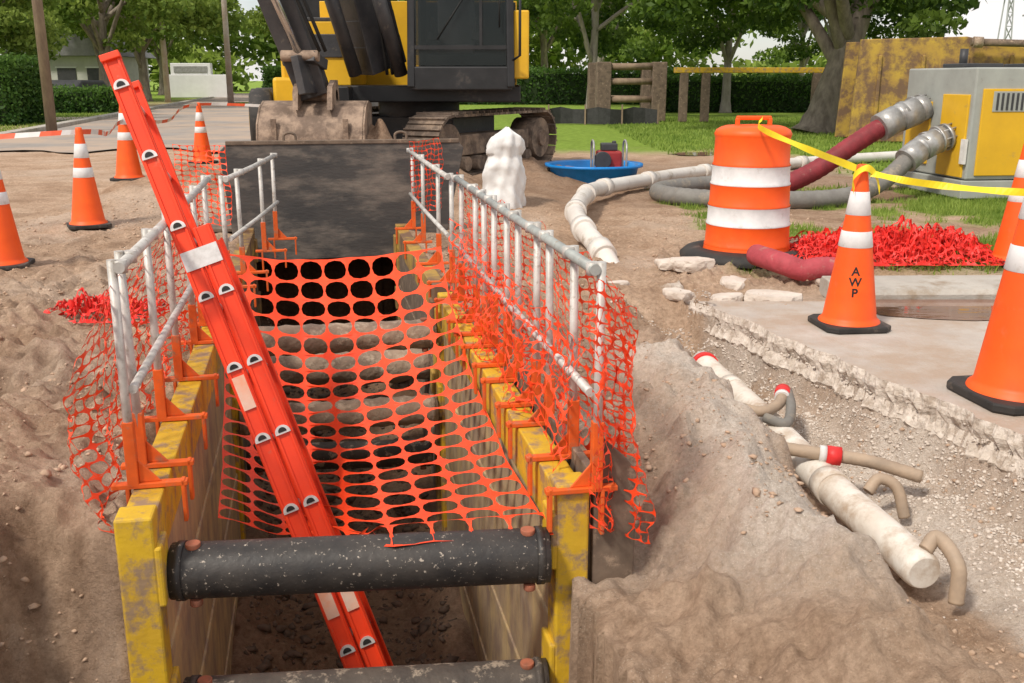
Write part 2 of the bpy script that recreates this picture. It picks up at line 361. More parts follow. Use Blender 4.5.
# ------------------------------------------------------------------ ground sheet
xs = np.concatenate([-np.geomspace(900, 14, 14), np.arange(-12, -5.2, .2), np.arange(-5.2, -3.2, .05), np.arange(-3.2, 3.0, .020), np.arange(3.0, 12, .18), np.geomspace(13, 900, 14)])
ys = np.concatenate([np.array([-60, -30, -10, -4, -1, 0, .5]), np.arange(1, 1.9, .06), np.arange(1.9, 7.2, .020), np.arange(7.2, 17, .07), np.arange(17, 32, .6), np.geomspace(33, 1500, 22)])
XX, YY = np.meshgrid(xs, ys); ZZ = hz(XX, YY)
nx, ny = len(xs), len(ys)
co = np.stack([XX, YY, ZZ], -1).reshape(-1, 3)
ii = (np.arange(ny - 1)[:, None] * nx + np.arange(nx - 1)[None, :]).ravel()
idx = np.stack([ii, ii + 1, ii + nx + 1, ii + nx], -1).ravel()
me = np_mesh("ground", co, 4, idx, None, None, True)
X, Y, Z = co[:, 0], co[:, 1], co[:, 2]; LX, LY = loc_of(X, Y)
nn = fbm(X * .9, Y * .9, 61, 4); n2 = fbm(X * 3, Y * 3, 62, 3)
def grass_mask(X, Y):
    LX, LY = loc_of(X, Y); nn = fbm(X * .9, Y * .9, 61, 4); n2 = fbm(X * 3, Y * 3, 62, 3)
    g = sst(0, .16, nn + .10 + .6 * n2) * sst(1.6, 2.3, X + n2) * sst(7.0, 7.7, Y) * (1 - sst(12.4, 13.6, Y + nn))
    g = g * (1 - np.exp(-((X - 2.0) / .9) ** 2 - ((Y - 8.2) / .7) ** 2))
    far_r = sst(19, 22, Y + 3 * nn) * sst(3.3, 4.5, LX)
    g2 = sst(5.0, 5.8, X + nn) * sst(12.5, 14, Y + nn)
    left = sst(7.4, 7.9, -LX + .5 * nn) * sst(16.5, 18.5, Y + 3 * nn)
    far = sst(88, 92, Y)
    return np.clip(np.maximum.reduce([g, far_r, g2, left, far]), 0, 1)
R = grass_mask(X, Y)
ex = edge_x(Y); cx = chan_x(Y)
Gm = sst(cx + .10, cx + .25, X + .25 * n2) * (X < ex + .1) * (Y < 6.8) * (Y > 1.2) * 1.0 + .95 * np.exp(-((X - cx + .55) / .24) ** 2) * sst(2.4, 3.0, Y) * (1 - sst(4.2, 5.6, Y)) + .5 * sst(-.02, .12, n2) * sst(2.0, 2.6, X) * (Y < 7)
Gm = Gm + .25 * sst(.05, .2, nn)
Gm = np.clip(Gm * (.85 + 1.4 * n2), 0, 1)
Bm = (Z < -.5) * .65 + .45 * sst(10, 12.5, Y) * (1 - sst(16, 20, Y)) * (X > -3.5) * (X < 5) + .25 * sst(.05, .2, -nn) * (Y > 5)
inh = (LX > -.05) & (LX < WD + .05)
Bm = np.where((LY > 6.0) & inh & (LY < 7.4), 1.5, Bm)  # painted shade: blackens the soil of the void below the plate
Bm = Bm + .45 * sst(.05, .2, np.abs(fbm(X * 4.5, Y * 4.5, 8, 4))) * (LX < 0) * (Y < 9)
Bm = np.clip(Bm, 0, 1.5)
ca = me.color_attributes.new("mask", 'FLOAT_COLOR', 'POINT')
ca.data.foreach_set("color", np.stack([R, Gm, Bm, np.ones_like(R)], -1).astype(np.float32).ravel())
mg = bpy.data.materials.new("site_soil"); mg.use_nodes = True; t = mg.node_tree; L = t.links; pb = t.nodes['Principled BSDF']
pb.inputs['Roughness'].default_value = .95; pb.inputs['Specular IOR Level'].default_value = .08
tc = t.nodes.new("ShaderNodeTexCoord")
def noise(sc, det=8, ro=.6):
    n = t.nodes.new("ShaderNodeTexNoise"); n.inputs['Scale'].default_value = sc; n.inputs['Detail'].default_value = det; n.inputs['Roughness'].default_value = ro
    L.new(tc.outputs['Object'], n.inputs['Vector']); return n.outputs['Fac']
def ramp(fac, stops):
    r = t.nodes.new("ShaderNodeValToRGB"); e = r.color_ramp.elements
    while len(e) < len(stops): e.new(.5)
    for el, (p, c) in zip(e, stops): el.position = p; el.color = (*c, 1)
    L.new(fac, r.inputs['Fac']); return r.outputs['Color']
def mix(f, a, b, mode='MIX'):
    m = t.nodes.new("ShaderNodeMixRGB"); m.blend_type = mode
    for k, v in ((0, f), (1, a), (2, b)):
        if isinstance(v, (int, float)): m.inputs[k].default_value = v
        elif isinstance(v, tuple): m.inputs[k].default_value = (*v, 1)
        else: L.new(v, m.inputs[k])
    return m.outputs[0]
base = ramp(noise(1.6, 10, .7), [(.3, (.38, .245, .16)), (.5, (.56, .395, .28)), (.7, (.68, .505, .375))])
fine = ramp(noise(28, 8, .75), [(.35, (.66, .63, .60)), (.65, (1.1, 1.1, 1.1))])
dirt = mix(1.0, base, fine, 'MULTIPLY')
vor = t.nodes.new("ShaderNodeTexVoronoi"); vor.inputs['Scale'].default_value = 95; L.new(tc.outputs['Object'], vor.inputs['Vector'])
speck = ramp(vor.outputs['Distance'], [(.12, (1, 1, 1)), (.28, (0, 0, 0))])
pn = ramp(noise(2.3, 5), [(.45, (0, 0, 0)), (.65, (.6, .6, .6))])
sp2 = mix(1.0, speck, pn, 'MULTIPLY')
dirt = mix(sp2, dirt, (.72, .60, .48))
pale0 = ramp(noise(45, 8, .8), [(.35, (.54, .44, .35)), (.6, (.80, .70, .61))])
pale = mix(speck, pale0, (.86, .79, .71))
sep = t.nodes.new("ShaderNodeSeparateColor"); at = t.nodes.new("ShaderNodeAttribute"); at.attribute_name = "mask"; L.new(at.outputs['Color'], sep.inputs[0])
c = mix(sep.outputs[1], dirt, pale)
gcol = ramp(noise(6, 8, .7), [(.3, (.13, .20, .03)), (.6, (.25, .36, .06)), (.8, (.34, .36, .14))])
c = mix(sep.outputs[0], c, gcol)
wet_shade = mix(sep.outputs[2], (1, 1, 1), (.36, .30, .26)); c = mix(1.0, c, wet_shade, 'MULTIPLY')  # tints wet soil, and carries the shade painted into the trench end
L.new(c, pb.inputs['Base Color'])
b1 = t.nodes.new("ShaderNodeBump"); b1.inputs['Strength'].default_value = .9; b1.inputs['Distance'].default_value = .035; L.new(noise(22, 10, .7), b1.inputs['Height'])
b2 = t.nodes.new("ShaderNodeBump"); b2.inputs['Strength'].default_value = .8; b2.inputs['Distance'].default_value = .015; L.new(noise(110, 6, .75), b2.inputs['Height']); L.new(b1.outputs[0], b2.inputs['Normal'])
L.new(b2.outputs[0], pb.inputs['Normal'])
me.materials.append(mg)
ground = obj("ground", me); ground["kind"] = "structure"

def rocks(name, n, pts, smin, smax, mat, seed=1):
    rng = np.random.RandomState(seed)
    bm = bmesh.new(); bmesh.ops.create_icosphere(bm, subdivisions=1, radius=1)
    tv = np.array([v.co[:] for v in bm.verts]); tf = np.array([[v.index for v in f.verts] for f in bm.faces]); bm.free(); m = len(tv)
    sz = smin * (smax / smin) ** (rng.rand(n) ** 2.6)
    sc = sz[:, None, None] * (.6 + .7 * rng.rand(n, 1, 3)) * (.5 + 1.0 * rng.rand(n, m, 1))
    V = tv[None] * sc; V[..., 2] *= .65
    a = rng.rand(n) * 6.28; c_, s_ = np.cos(a)[:, None], np.sin(a)[:, None]
    Vx = V[..., 0] * c_ - V[..., 1] * s_; Vy = V[..., 0] * s_ + V[..., 1] * c_
    V = np.stack([Vx + pts[:, 0, None], Vy + pts[:, 1, None], V[..., 2] + pts[:, 2, None] + .02 * sz[:, None]], -1)
    idx = (tf[None] + (np.arange(n) * m)[:, None, None]).ravel()
    o = obj(name, np_mesh(name, V.reshape(-1, 3), 3, idx, mat, None, False)); o["kind"] = "stuff"; return o
rng = np.random.RandomState(3)
N = 60000
px_ = rng.uniform(-5.2, 3.2, N); py_ = 2.0 + 9 * rng.rand(N) ** 1.5
lx_, ly_ = loc_of(px_, py_)
keep = ~((lx_ > -.2) & (lx_ < WD + .2) & (ly_ > -1.4) & (ly_ < 6.5)) & ~((px_ > edge_x(py_) - .02) & (py_ < 6.9) & (rng.rand(N) < .97)) & (fbm(px_ * 2.3, py_ * 2.3, 71, 3) * 1.4 + rng.rand(N) * .25 > .12)
P = np.stack([px_, py_, hz(px_, py_)], -1)[keep]
P[:, 2] += np.where((P[:, 0] > edge_x(P[:, 1])) & (P[:, 1] < 6.9), .06, 0)
rocks("soil_crumbs", len(P), P, .003, .017, mClod, 5)
N = 15000
py_ = rng.uniform(2.2, 6.3, N); px_ = edge_x(py_) - np.abs(rng.normal(0, .20, N)) + .02
P = np.stack([px_, py_, hz(px_, py_)], -1)
P[:, 2] += np.where(px_ > edge_x(py_), .06, 0)
rocks("crushed_shell_gravel", len(P), P, .0025, .012, mChunk, 6)
N = 2500
lx_ = rng.uniform(.05, WD - .05, N); ly_ = rng.uniform(0, 6.0, N); px_, py_ = wor(lx_, ly_)
rocks("trench_rubble", N, np.stack([px_, py_, hz(px_, py_)], -1), .01, .05, mWetClod, 8)

# ------------------------------------------------------------------ pavement, kerb, road, water
eys = np.linspace(6.3, 1.0, 260); exs = edge_x(eys)
gg = G(); n = len(eys); vs = []; lays = ((.014, 0), (-.035, -.012), (-.085, .012), (-.15, -.02), (-.20, .03))
rngp = np.random.RandomState(9)
for li, (zt, off) in enumerate(lays):
    jit = rngp.normal(0, .008, n) if li else np.zeros(n)
    vs += [(float(x) + off + j, float(y), zt + (rngp.normal(0, .006) if li else 0)) for x, y, j in zip(exs, eys, jit)]
nL = len(lays); o2 = nL * n
vs += [(16., float(y), .014) for y in eys]
gg.add(vs, [(i, i + 1, o2 + i + 1, o2 + i) for i in range(n - 1)], mConcrete)
gg2f = []
for li in range(nL - 1):
    for i in range(n - 1): gg2f.append((li * n + i, (li + 1) * n + i, (li + 1) * n + i + 1, li * n + i + 1))
k = gg.mi(mShell)
for f in gg2f: gg.f.append(list(f)); gg.m.append(k); gg.s.append(False)
o = gg.make("pavement"); o["kind"] = "structure"
gg = G(); gg.prism([(6.34, -.05), (6.34, .045), (6.37, .075), (6.80, .085), (6.84, .05), (6.84, -.05)], (14, .3, 0), mKerb, (2.15, 0, 0), (0, 1, 0), (0, 0, 1))
o = gg.make("kerb", bevel=.008); o["kind"] = "structure"
def blob_sheet(name, cx_, cy_, rx, ry, z, mat, seed=0, n=80):
    v = [(cx_, cy_, z)]
    for k in range(n):
        a = 2 * math.pi * k / n; r = 1 + .9 * float(fbm(np.array([math.cos(a) * 1.8 + seed]), np.array([math.sin(a) * 1.8]), seed, 4)[0])
        v.append((cx_ + rx * r * math.cos(a), min(cy_ + ry * r * math.sin(a), 6.335 if cy_ < 10 else 999), z))
    gg = G(); gg.add(v, [(0, 1 + k, 1 + (k + 1) % n) for k in range(n)], mat); o = gg.make(name); o["kind"] = "structure"; return o
blob_sheet("puddle_water", 3.1, 6.12, 1.15, .40, .019, mWater, 3)
blob_sheet("puddle_water", -17.5, 62, 2.2, 4.5, .010, mWater, 5)
blob_sheet("puddle_water", 4.1, 19.5, 1.1, .5, .02, mWater, 8)
rv = []; rf = []
lys = np.concatenate([np.linspace(19, 42, 30), np.linspace(46, 110, 8)])
for i, l in enumerate(lys):
    for q in np.linspace(0, 1, 24):
        lx = -6.8 + q * 9.6
        ll = l + (6 * float(fbm(np.array([lx * .7]), np.array([0.]), 81, 3)[0]) if i == 0 else 0)
        x, y = wor(lx, ll); rv.append((x, y, .006 if i > 6 else .03 * (1 - i / 7) + .006))
for i in range(len(lys) - 1):
    for k in range(23): rf.append((i * 24 + k, i * 24 + k + 1, (i + 1) * 24 + k + 1, (i + 1) * 24 + k))
gg = G(); gg.add(rv, rf, mAsphalt); o = gg.make("asphalt_road"); o["kind"] = "structure"
gg = G(); a0 = wor(-7.15, 17); a1 = wor(-7.15, 110)
gg.beam((a0[0], a0[1], .02), (a1[0], a1[1], .02), (.35, .16), mKerb); o = gg.make("road_kerb", bevel=.02); o["kind"] = "structure"
gg = G(); p = [wor(-22, 36), wor(-7.4, 36), wor(-7.4, 39.5), wor(-22, 39.5)]
gg.add([(x, y, .004) for x, y in p], [(0, 1, 2, 3)], mConcrete); o = gg.make("driveway"); o["kind"] = "structure"

def blades(name, n, xr, yr, hmin, hmax, seed, wid=.006):
    rng = np.random.RandomState(seed)
    x = rng.uniform(*xr, n); y = rng.uniform(*yr, n); m = grass_mask(x, y); k = rng.rand(n) < m * 1.1 - .1
    x, y = x[k], y[k]; n = len(x); z = hz(x, y)
    h = rng.uniform(hmin, hmax, n); a = rng.rand(n) * 6.28; ln = rng.normal(0, .35, (n, 2)) * h[:, None]
    dx, dy = np.cos(a) * wid, np.sin(a) * wid
    V = np.stack([np.stack([x - dx, y - dy, z - .01], -1), np.stack([x + dx, y + dy, z - .01], -1), np.stack([x + ln[:, 0], y + ln[:, 1], z + h], -1)], 1)
    var = np.repeat(np.clip(.5 + 1.2 * fbm(x * 2, y * 2, 91, 3) + rng.normal(0, .2, n), 0, 1), 3)
    o = obj(name, np_mesh(name, V.reshape(-1, 3), 3, np.arange(3 * n), mGrass, var)); o["kind"] = "stuff"; return o
blades("grass", 100000, (1.6, 9), (7.0, 14), .03, .08, 1, .007)
blades("lawn_grass", 60000, (3, 24), (13, 40), .04, .10, 2, .02)
blades("verge_grass", 50000, (-30, -8), (16, 45), .04, .09, 3, .02)

# ------------------------------------------------------------------ trench boxes
TOP = .10
def trench_box(label, ly0, ly1, near_mats, sp_z, end_pipe):
    r = root("trench_box", label, "trench box", (OX, OY, 0), AN, "trench shoring boxes")
    D = 2.1; top = TOP; T = .10
    for side, x0 in ((0, -T), (1, WD)):
        xi = x0 + T / 2; sg = 1 if side == 0 else -1
        gg = G()
        gg.box((xi, (ly0 + ly1) / 2, top - .09), (T, ly1 - ly0 - .22, .18), near_mats[0])
        gg.box((xi, (ly0 + ly1) / 2, top - .18 - (D - .3) / 2), (T - .03, ly1 - ly0 - .22, D - .3 - .004), near_mats[1])
        for k in range(3): gg.box((xi, (ly0 + ly1) / 2, -.45 - k * .5), (T - .012, ly1 - ly0 - .23, .06), near_mats[1])
        gg.make("wall", r, bevel=.006)
        for yy in (ly0 + .055, ly1 - .055):
            gg = G(); gg.box((xi, yy, top - D / 2 + .02), (T + .012, .11, D + .02), near_mats[0])
            gg.box((xi + sg * .062, yy + .01, top - .17), (.024, .13, .20), near_mats[0])
            gg.box((xi + sg * .062, yy + .01, -.55), (.024, .13, .20), near_mats[0])
            gg.make("end_post", r, bevel=.008)
    for yy in (ly0 + .09, ly1 - .065):
        for zc in sp_z:
            far = (yy > ly0 + 1); sk = 0 if far else .13
            mm = mMudPipe if far else (mDarkPipe if zc < -.3 else end_pipe)
            f = lambda u: (u, yy - sk * (u / WD - .35), zc)
            gg = G(); pts = []; rr = []
            for k in range(25):
                u = k / 24; pts.append(f(.03 + u * (WD - .06))); rr.append(.090 + (.005 * math.sin(k * 2.3) if far else 0))
            gg.tube(pts, rr, mm, 28)
            for u in (.06, WD - .06): gg.tube([f(u - .012), f(u + .012)], .095, mm, 28)
            gg.make("spreader_pipe", r)
            for u in (.10, WD - .10):
                q = f(u)
                gg = G(); gg.tube([(u, q[1] - .01, zc + .082), (u, q[1] - .01, zc + .101)], .024, mPin, 14); gg.make("pin", r, bevel=.003)
                gg = G(); gg.tube([(u, q[1] - .04, zc - .102), (u, q[1] - .04, zc - .080)], .020, mPin, 14); gg.make("pin", r, bevel=.003)
    return r
trench_box("muddy yellow steel trench box lining the open trench", 0, 3.1, (mYellow, mYellowWall), (-.115, -.605), mBlackPipe)
trench_box("dark muddy steel trench box farther along the trench", 3.3, 6.2, (mRustYellow, mRust), (-1.0,), mMudPipe)
gg = G(); gg.prism([(0, .30), (.15, .16), (.13, -1.6), (.0, -1.6)], (0, .035, 0), mRust, (WD + .125, .02, 0), (1, 0, 0), (0, 0, 1))
gg.box((WD + .132, .75, -.45), (.03, 1.4, 1.2), mRust)
o = gg.make("steel_sheet", None, (OX, OY, 0), AN, bevel=.004); tag(o, "rusty brown steel sheet beside the trench box wall", "steel sheet")
for (yy, zz, lb) in ((3.9, -.55, "soil caked pipe crossing the open trench"), (4.9, -.70, "soil caked pipe crossing the deeper end of the trench")):
    gg = G(); Pq = crom([(-.04, yy, zz), (.4, yy - .03, zz + .02), (.9, yy, zz - .01), (WD + .04, yy - .02, zz + .02)], 6)
    gg.tube(Pq, [.12 + .010 * math.sin(i * 1.9) for i in range(len(Pq))], mMudPipe, 20)
    tag(gg.make("service_pipe", None, (OX, OY, 0), AN), lb, "pipe", "buried pipes crossing the trench")
gg = G(); gg.box((WD / 2, 7.02, .07), (2.2, 1.05, .03), mRust)  # added, out of view: roofs the trench end so the void stays dark
tag(gg.make("light_block_sheet", None, (OX, OY, 0), AN, bevel=.004), "added unseen steel sheet keeping daylight out behind the plate", "steel sheet")

r = root("steel_plate", "large scuffed black steel plate standing across the trench", "steel plate", (OX, OY, 0), AN)
gg = G(); gg.prism([(-.20, .0), (-.27, .78), (-.21, .84), (1.88, .85), (1.93, .79), (1.74, -.12), (1.30, -.20), (-.06, -.22)], (0, .05, 0), mPlate, (0, 6.42, 0), (1, 0, 0), (0, 0, 1))
gg.make("plate", r, bevel=.006)
gg = G(); gg.box((.84, 6.445, .855), (2.1, .07, .035), mRust); gg.make("top_edge", r, bevel=.005)
for xx in (.3, 1.3):
    gg = G(); gg.tube(crom([(xx, 6.445, .86), (xx, 6.445, .92), (xx + .05, 6.445, .94), (xx + .1, 6.445, .92), (xx + .1, 6.445, .86)], 4), .012, mRust, 8); gg.make("lifting_eye", r)

# ------------------------------------------------------------------ guard rails
def guard_rail(label, pts_y, xf, side, ztop=.84, zlow=.44, mt=mRail, mtop=None):
    r = root("guard_rail", label, "guard rail", (OX, OY, 0), AN, "guard rails clamped on the trench boxes")
    y0, y1 = min(pts_y), max(pts_y); X_ = xf; k0 = TOP - .14
    for nm, zz, rad, ov, mm in (("top_rail", ztop, .018, .03, mtop or mt), ("mid_rail", zlow, .015, .0, mt)):
        gg = G(); gg.tube([(X_(y0), y0 - ov, zz), (X_((y0 + y1) / 2), (y0 + y1) / 2, zz - .006), (X_(y1), y1 + ov, zz)], rad, mm, 12); gg.make(nm, r)
    for y in pts_y:
        x = X_(y) + side * .026
        gg = G(); gg.tube([(x, y, .13), (x + random.uniform(-.006, .006), y + random.uniform(-.02, .02), ztop + .022)], .0150, mt, 12)
        gg.tube([(x - side * .026, y, ztop - .02), (x - side * .026, y, ztop + .02)], .0215, mt, 10)
        gg.make("post", r)
        gg = G(); hh = random.uniform(.18, .26)
        gg.box((x, y, .15 + hh / 2 + k0), (.036, .036, hh), mOrange)
        gg.box((x - side * .05, y, .152 + k0), (.24, .034, .018), mOrange)
        gg.box((x - side * .155, y, .09 + k0), (.013, .034, .15), mOrange)
        gg.box((x + side * .02, y, .07 + k0), (.013, .034, .16), mOrange)
        gg.prism([(0, 0), (-side * .07, 0), (0, .08)], (0, .008, 0), mOrange, (x - side * .018, y - .004, .161 + k0), (1, 0, 0), (0, 0, 1))
        gg.make("clamp_bracket", r, bevel=.003)
    return r
guard_rail("grey guard rail with orange clamps and hanging net", [.0, .30, .66, .9, 1.25, 1.5, 1.85, 2.1, 2.4, 2.95], lambda y: WD + .10, 1, mtop=mRailDark)
guard_rail("white metal guard rail with orange clamps behind the ladder", [.32, .50, 1.0, 1.55, 2.2, 2.6, 3.2], lambda y: -.07, -1)
guard_rail("pale guard rail section on the second trench box", [3.6, 4.1, 5.0, 5.6], lambda y: -.0 + .12 * (y - 3.6), -1, .80, .42)
guard_rail("pale guard rail on the second trench box by the plate", [3.5, 4.2, 5.2, 6.0], lambda y: WD + .12, 1, .80, .42)

# ------------------------------------------------------------------ nets
def net(name, f, nu, nv, mat, hole=(.465, .44), frame=True, pw=.72):
    i, j = np.meshgrid(np.arange(nu), np.arange(nv), indexing='ij'); i = i.ravel()[:, None]; j = j.ravel()[:, None]
    K = 12; ang = np.arange(K) * 2 * math.pi / K
    c_, s_ = np.cos(ang), np.sin(ang); mxx = np.maximum(np.abs(c_), np.abs(s_))
    ou, ov = .5 * c_ / mxx, .5 * s_ / mxx
    # snap four of the outer points to the corners so neighbouring cells weld
    cs = []
    for q in range(K):
        u_, v_ = ou[q], ov[q]
        cs.append((round(float(u_), 4), round(float(v_), 4)))
    ou = np.array([a for a, b_ in cs]); ov = np.array([b_ for a, b_ in cs])
    corner = [(1, (.5, .5)), (4, (-.5, .5)), (7, (-.5, -.5)), (10, (.5, -.5))]
    for q, (a, b_) in corner: ou[q], ov[q] = a, b_
    iu = hole[0] * np.sign(np.round(c_, 3)) * np.abs(c_) ** pw; iv = hole[1] * np.sign(np.round(s_, 3)) * np.abs(s_) ** pw
    U = np.concatenate([i + .5 + ou[None], i + .5 + iu[None]], 1) / nu; V = np.concatenate([j + .5 + ov[None], j + .5 + iv[None]], 1) / nv
    x, y, z = f(U, V); co = np.stack([x, y, z], -1).reshape(-1, 3); C = nu * nv
    q = np.array([[k, (k + 1) % K, K + (k + 1) % K, K + k] for k in range(K)])
    idx = (q[None] + (np.arange(C) * 2 * K)[:, None, None]).ravel()
    me = np_mesh(name, co, 4, idx, mat)
    bm = bmesh.new(); bm.from_mesh(me); bmesh.ops.remove_doubles(bm, verts=bm.verts, dist=1e-5); bm.to_mesh(me); bm.free()
    if frame: return obj(name, me, None, (OX, OY, 0), AN)
    return obj(name, me)
grp = "orange plastic safety nets"
def f_drape(u, v):
    k = sst(.33, .55, u)
    ye = 1.02 * (1 - k) - .005 * k; ze = -.46 * (1 - k) - .02 * k + .12 * (1 - sst(0, .22, u))
    xl = .02 + .06 * v; xr = WD - .02
    x = xl + (xr - xl) * u + .02 * fbm(u * 6, v * 8, 6, 3)
    y = 2.8 + (ye - 2.8) * v + .05 * fbm(u * 4, v * 5, 3, 3)
    sag = (.20 + .07 * np.sin(math.pi * u)) * np.sin(math.pi * v ** .8)
    z = .46 * (1 - v) ** 1.3 + ze * v ** 1.3 - sag - .05 * np.sin(math.pi * u) * (1 - v) + .055 * fbm(u * 4, v * 7, 4, 3)
    pz = -.115 + np.sqrt(np.maximum(.0001, .101 ** 2 - np.clip(y - .10, -.1, .1) ** 2))
    z = np.where((y < .20) & (u > .38), np.maximum(z, pz), z)
    return x, y, z
tag(net("safety_net", f_drape, 9, 20, mNet, (.468, .452), pw=.85), "orange plastic safety net draped over the open trench box", "safety net", grp)
def f_right(u, v):
    y = 3.15 - 3.30 * u + .05 * fbm(u * 14, v * 3, 11, 2)
    cr = fbm(u * 26, v * 6, 12, 4)
    x = WD + .14 + .04 * np.sin(v * 2.6) + .10 * v * u ** 6 + .16 * cr * (.25 + v)
    z = .86 - (.84 + .12 * np.sin(u * 9)) * v + .08 * fbm(u * 9, v * 4, 13, 2) * v - .05 * (1 - v) * np.abs(np.sin(u * 14))
    return x, y, z
tag(net("safety_net", f_right, 48, 22, mNet, (.465, .445)), "bunched orange safety net hung on the grey guard rail", "safety net", grp)
def f_rin(u, v):
    y = 2.9 - 2.8 * u; cr = fbm(u * 14, v * 5, 15, 4)
    x = WD + .080 - .05 * v + .12 * cr
    z = .62 - .44 * v + .08 * fbm(u * 7, v * 4, 16, 3) - .06 * np.abs(np.sin(u * 11))
    return x, y, z
tag(net("safety_net", f_rin, 32, 10, mNet, (.465, .445)), "orange safety net sagging inside the grey guard rail", "safety net", grp)
def f_left(u, v):
    y = .10 + 3.2 * u + .05 * fbm(u * 12, v * 3, 17, 2); cr = fbm(u * 20, v * 6, 18, 4)
    x = -.10 - .13 * np.sin(v * 2.6) * (1 - .6 * u) + .14 * cr * (.3 + v)
    z = .78 - (.76 + .08 * np.sin(u * 8)) * v + .07 * fbm(u * 9, v * 4, 19, 2)
    return x, y, z
tag(net("safety_net", f_left, 38, 18, mNet, (.465, .445)), "orange safety net hung on the white guard rail", "safety net", grp)
def f_end(u, v):
    x = WD + .06 + .28 * u + .12 * fbm(u * 6, v * 6, 25, 3); y = -.16 + .42 * u + .16 * fbm(u * 8, v * 5, 26, 3)
    z = .84 - .80 * v - .20 * u + .07 * fbm(u * 6, v * 6, 27, 2)
    return x, y, z
tag(net("safety_net", f_end, 10, 22, mNet), "loose end of orange safety net bulging off the rail", "safety net", grp)
for sx, (xa, xb) in enumerate(((-.55, -.12), (WD + .1, WD + .42))):
    def f_far(u, v, xa=xa, xb=xb, sx=sx):
        x = xa + (xb - xa) * u + .07 * fbm(u * 4, v * 5, 31 + sx, 3); y = 5.7 + .4 * (u if sx else -u) + .2 * fbm(u * 5, v * 4, 33, 3)
        z = .90 - .62 * v + .05 * fbm(u * 5, v * 5, 35, 2); return x, y, z
    tag(net("safety_net", f_far, 8, 14, mNet), "scrap of orange safety net beside the steel plate", "safety net", grp)
def pile(cx_, cy_, rx, ry, h, seed):
    z0 = hz1(cx_, cy_)
    def f(u, v):
        a = (u - .5) * 2; b_ = (v - .5) * 2
        x = cx_ + rx * a + .35 * rx * fbm(u * 7, v * 7, seed, 4); y = cy_ + ry * b_ + .6 * ry * fbm(u * 7, v * 7, seed + 3, 4)
        env = np.clip(1 - a * a, 0, 1) * np.clip(1 - b_ * b_, 0, 1)
        z = z0 + .03 + h * (env ** .5) * (.55 + 2.4 * fbm(u * 16, v * 14, seed + 7, 4))
        return x, y, z
    return f
for q, (a_, b_, c_, d_, e_) in enumerate(((2.95, 7.75, .78, .42, .26), (3.05, 7.65, .66, .36, .22), (2.75, 7.7, .6, .36, .16))):
    tag(net("safety_net", pile(a_, b_, c_, d_, e_, 41 + 10 * q), 36, 30, mNetRed, (.455, .425), frame=False), "tangled heap of red plastic netting on the grass", "safety net", grp)
tag(net("safety_net", pile(-2.35, 5.6, .32, .22, .12, 91), 14, 12, mNetRed, (.45, .42), frame=False), "scrap of orange net lying on the dirt", "safety net", grp)

# ------------------------------------------------------------------ ladder
Bp = Vector((-.23, 3.31, -1.75)); Tp = Vector((-1.575, 4.17, 1.50))
av = (Tp - Bp); LEN = av.length; av.normalize()
rv_ = Vector((-.26, .96, 0)); rv_ = (rv_ - av * rv_.dot(av)).normalized()
wv = av.cross(rv_).normalized()
if wv.x > 0: wv = -wv
OW = .042
r = root("ladder", "orange fibreglass extension ladder leaning out of the trench", "ladder", Bp)
for nm, off_w, s0, s1 in (("base_section", -OW, 0, 2.86), ("fly_section", OW, .28, LEN)):
    sec = obj(nm, None, r)
    for off_r, flip in ((0, 1), (.38, -1)):
        gg = G(); o = wv * off_w + rv_ * off_r
        gg.beam(o + av * s0, o + av * s1, (.010, .072), mLadder, up=wv)
        for q in (-.033, .033):
            oo = o + wv * q + rv_ * (.014 * flip)
            gg.beam(oo + av * s0, oo + av * s1, (.034, .009), mLadder, up=wv)
            oo = o + wv * q * .8 - rv_ * (.009 * flip)
            gg.beam(oo + av * s0, oo + av * s1, (.006, .010), mLadder, up=wv)
        gg.make("side_rail", sec, bevel=.002)
    k = .135 + (.305 if s0 > 0 else 0)
    while k < s1 - .05:
        gg = G(); o = wv * off_w + av * k
        gg.tube([o + rv_ * (-.004), o + rv_ * .386], .0165, mAlu, 14)
        poly = [(.031 * math.cos(a), .031 * math.sin(a)) for a in np.linspace(-.15, math.pi + .15, 12)]
        gg.prism(poly, rv_ * -.014, mAlu, o - rv_ * .005, wv, av * 1)
        poly = [(.017 * math.cos(a), .017 * math.sin(a) + .005) for a in np.linspace(-.15, math.pi + .15, 10)]
        gg.prism(poly, rv_ * -.003, mBlack, o - rv_ * .0185, wv, av * 1)
        gg.make("rung", sec); k += .305
def stick(s0, s1, off_w, wd, mat, nm):
    gg = G(); o = wv * off_w - rv_ * .0135
    gg.beam(o + av * s0, o + av * s1, (.0022, wd), mat, up=wv); gg.make(nm, r)
stick(2.70, 2.78, .0, .15, mAlu, "collar")
stick(2.10, 2.24, OW, .050, mSticker, "label_sticker"); stick(1.20, 1.34, -OW, .050, mSticker, "label_sticker")
stick(1.20, 1.34, OW, .050, mSticker, "label_sticker"); stick(.56, .70, OW, .050, mWhiteSticker, "label_sticker")
for off_r in (0, .38):
    gg = G(); gg.box(Vector((0, 0, -.01)) + rv_ * off_r - wv * OW, (.1, .06, .03), mRubber); gg.make("foot", r, bevel=.004)
    gg = G(); gg.beam(av * (LEN - .015) + rv_ * off_r + wv * OW, av * (LEN + .015) + rv_ * off_r + wv * OW, (.045, .080), mLadder, up=wv); gg.make("end_cap", r, bevel=.004)

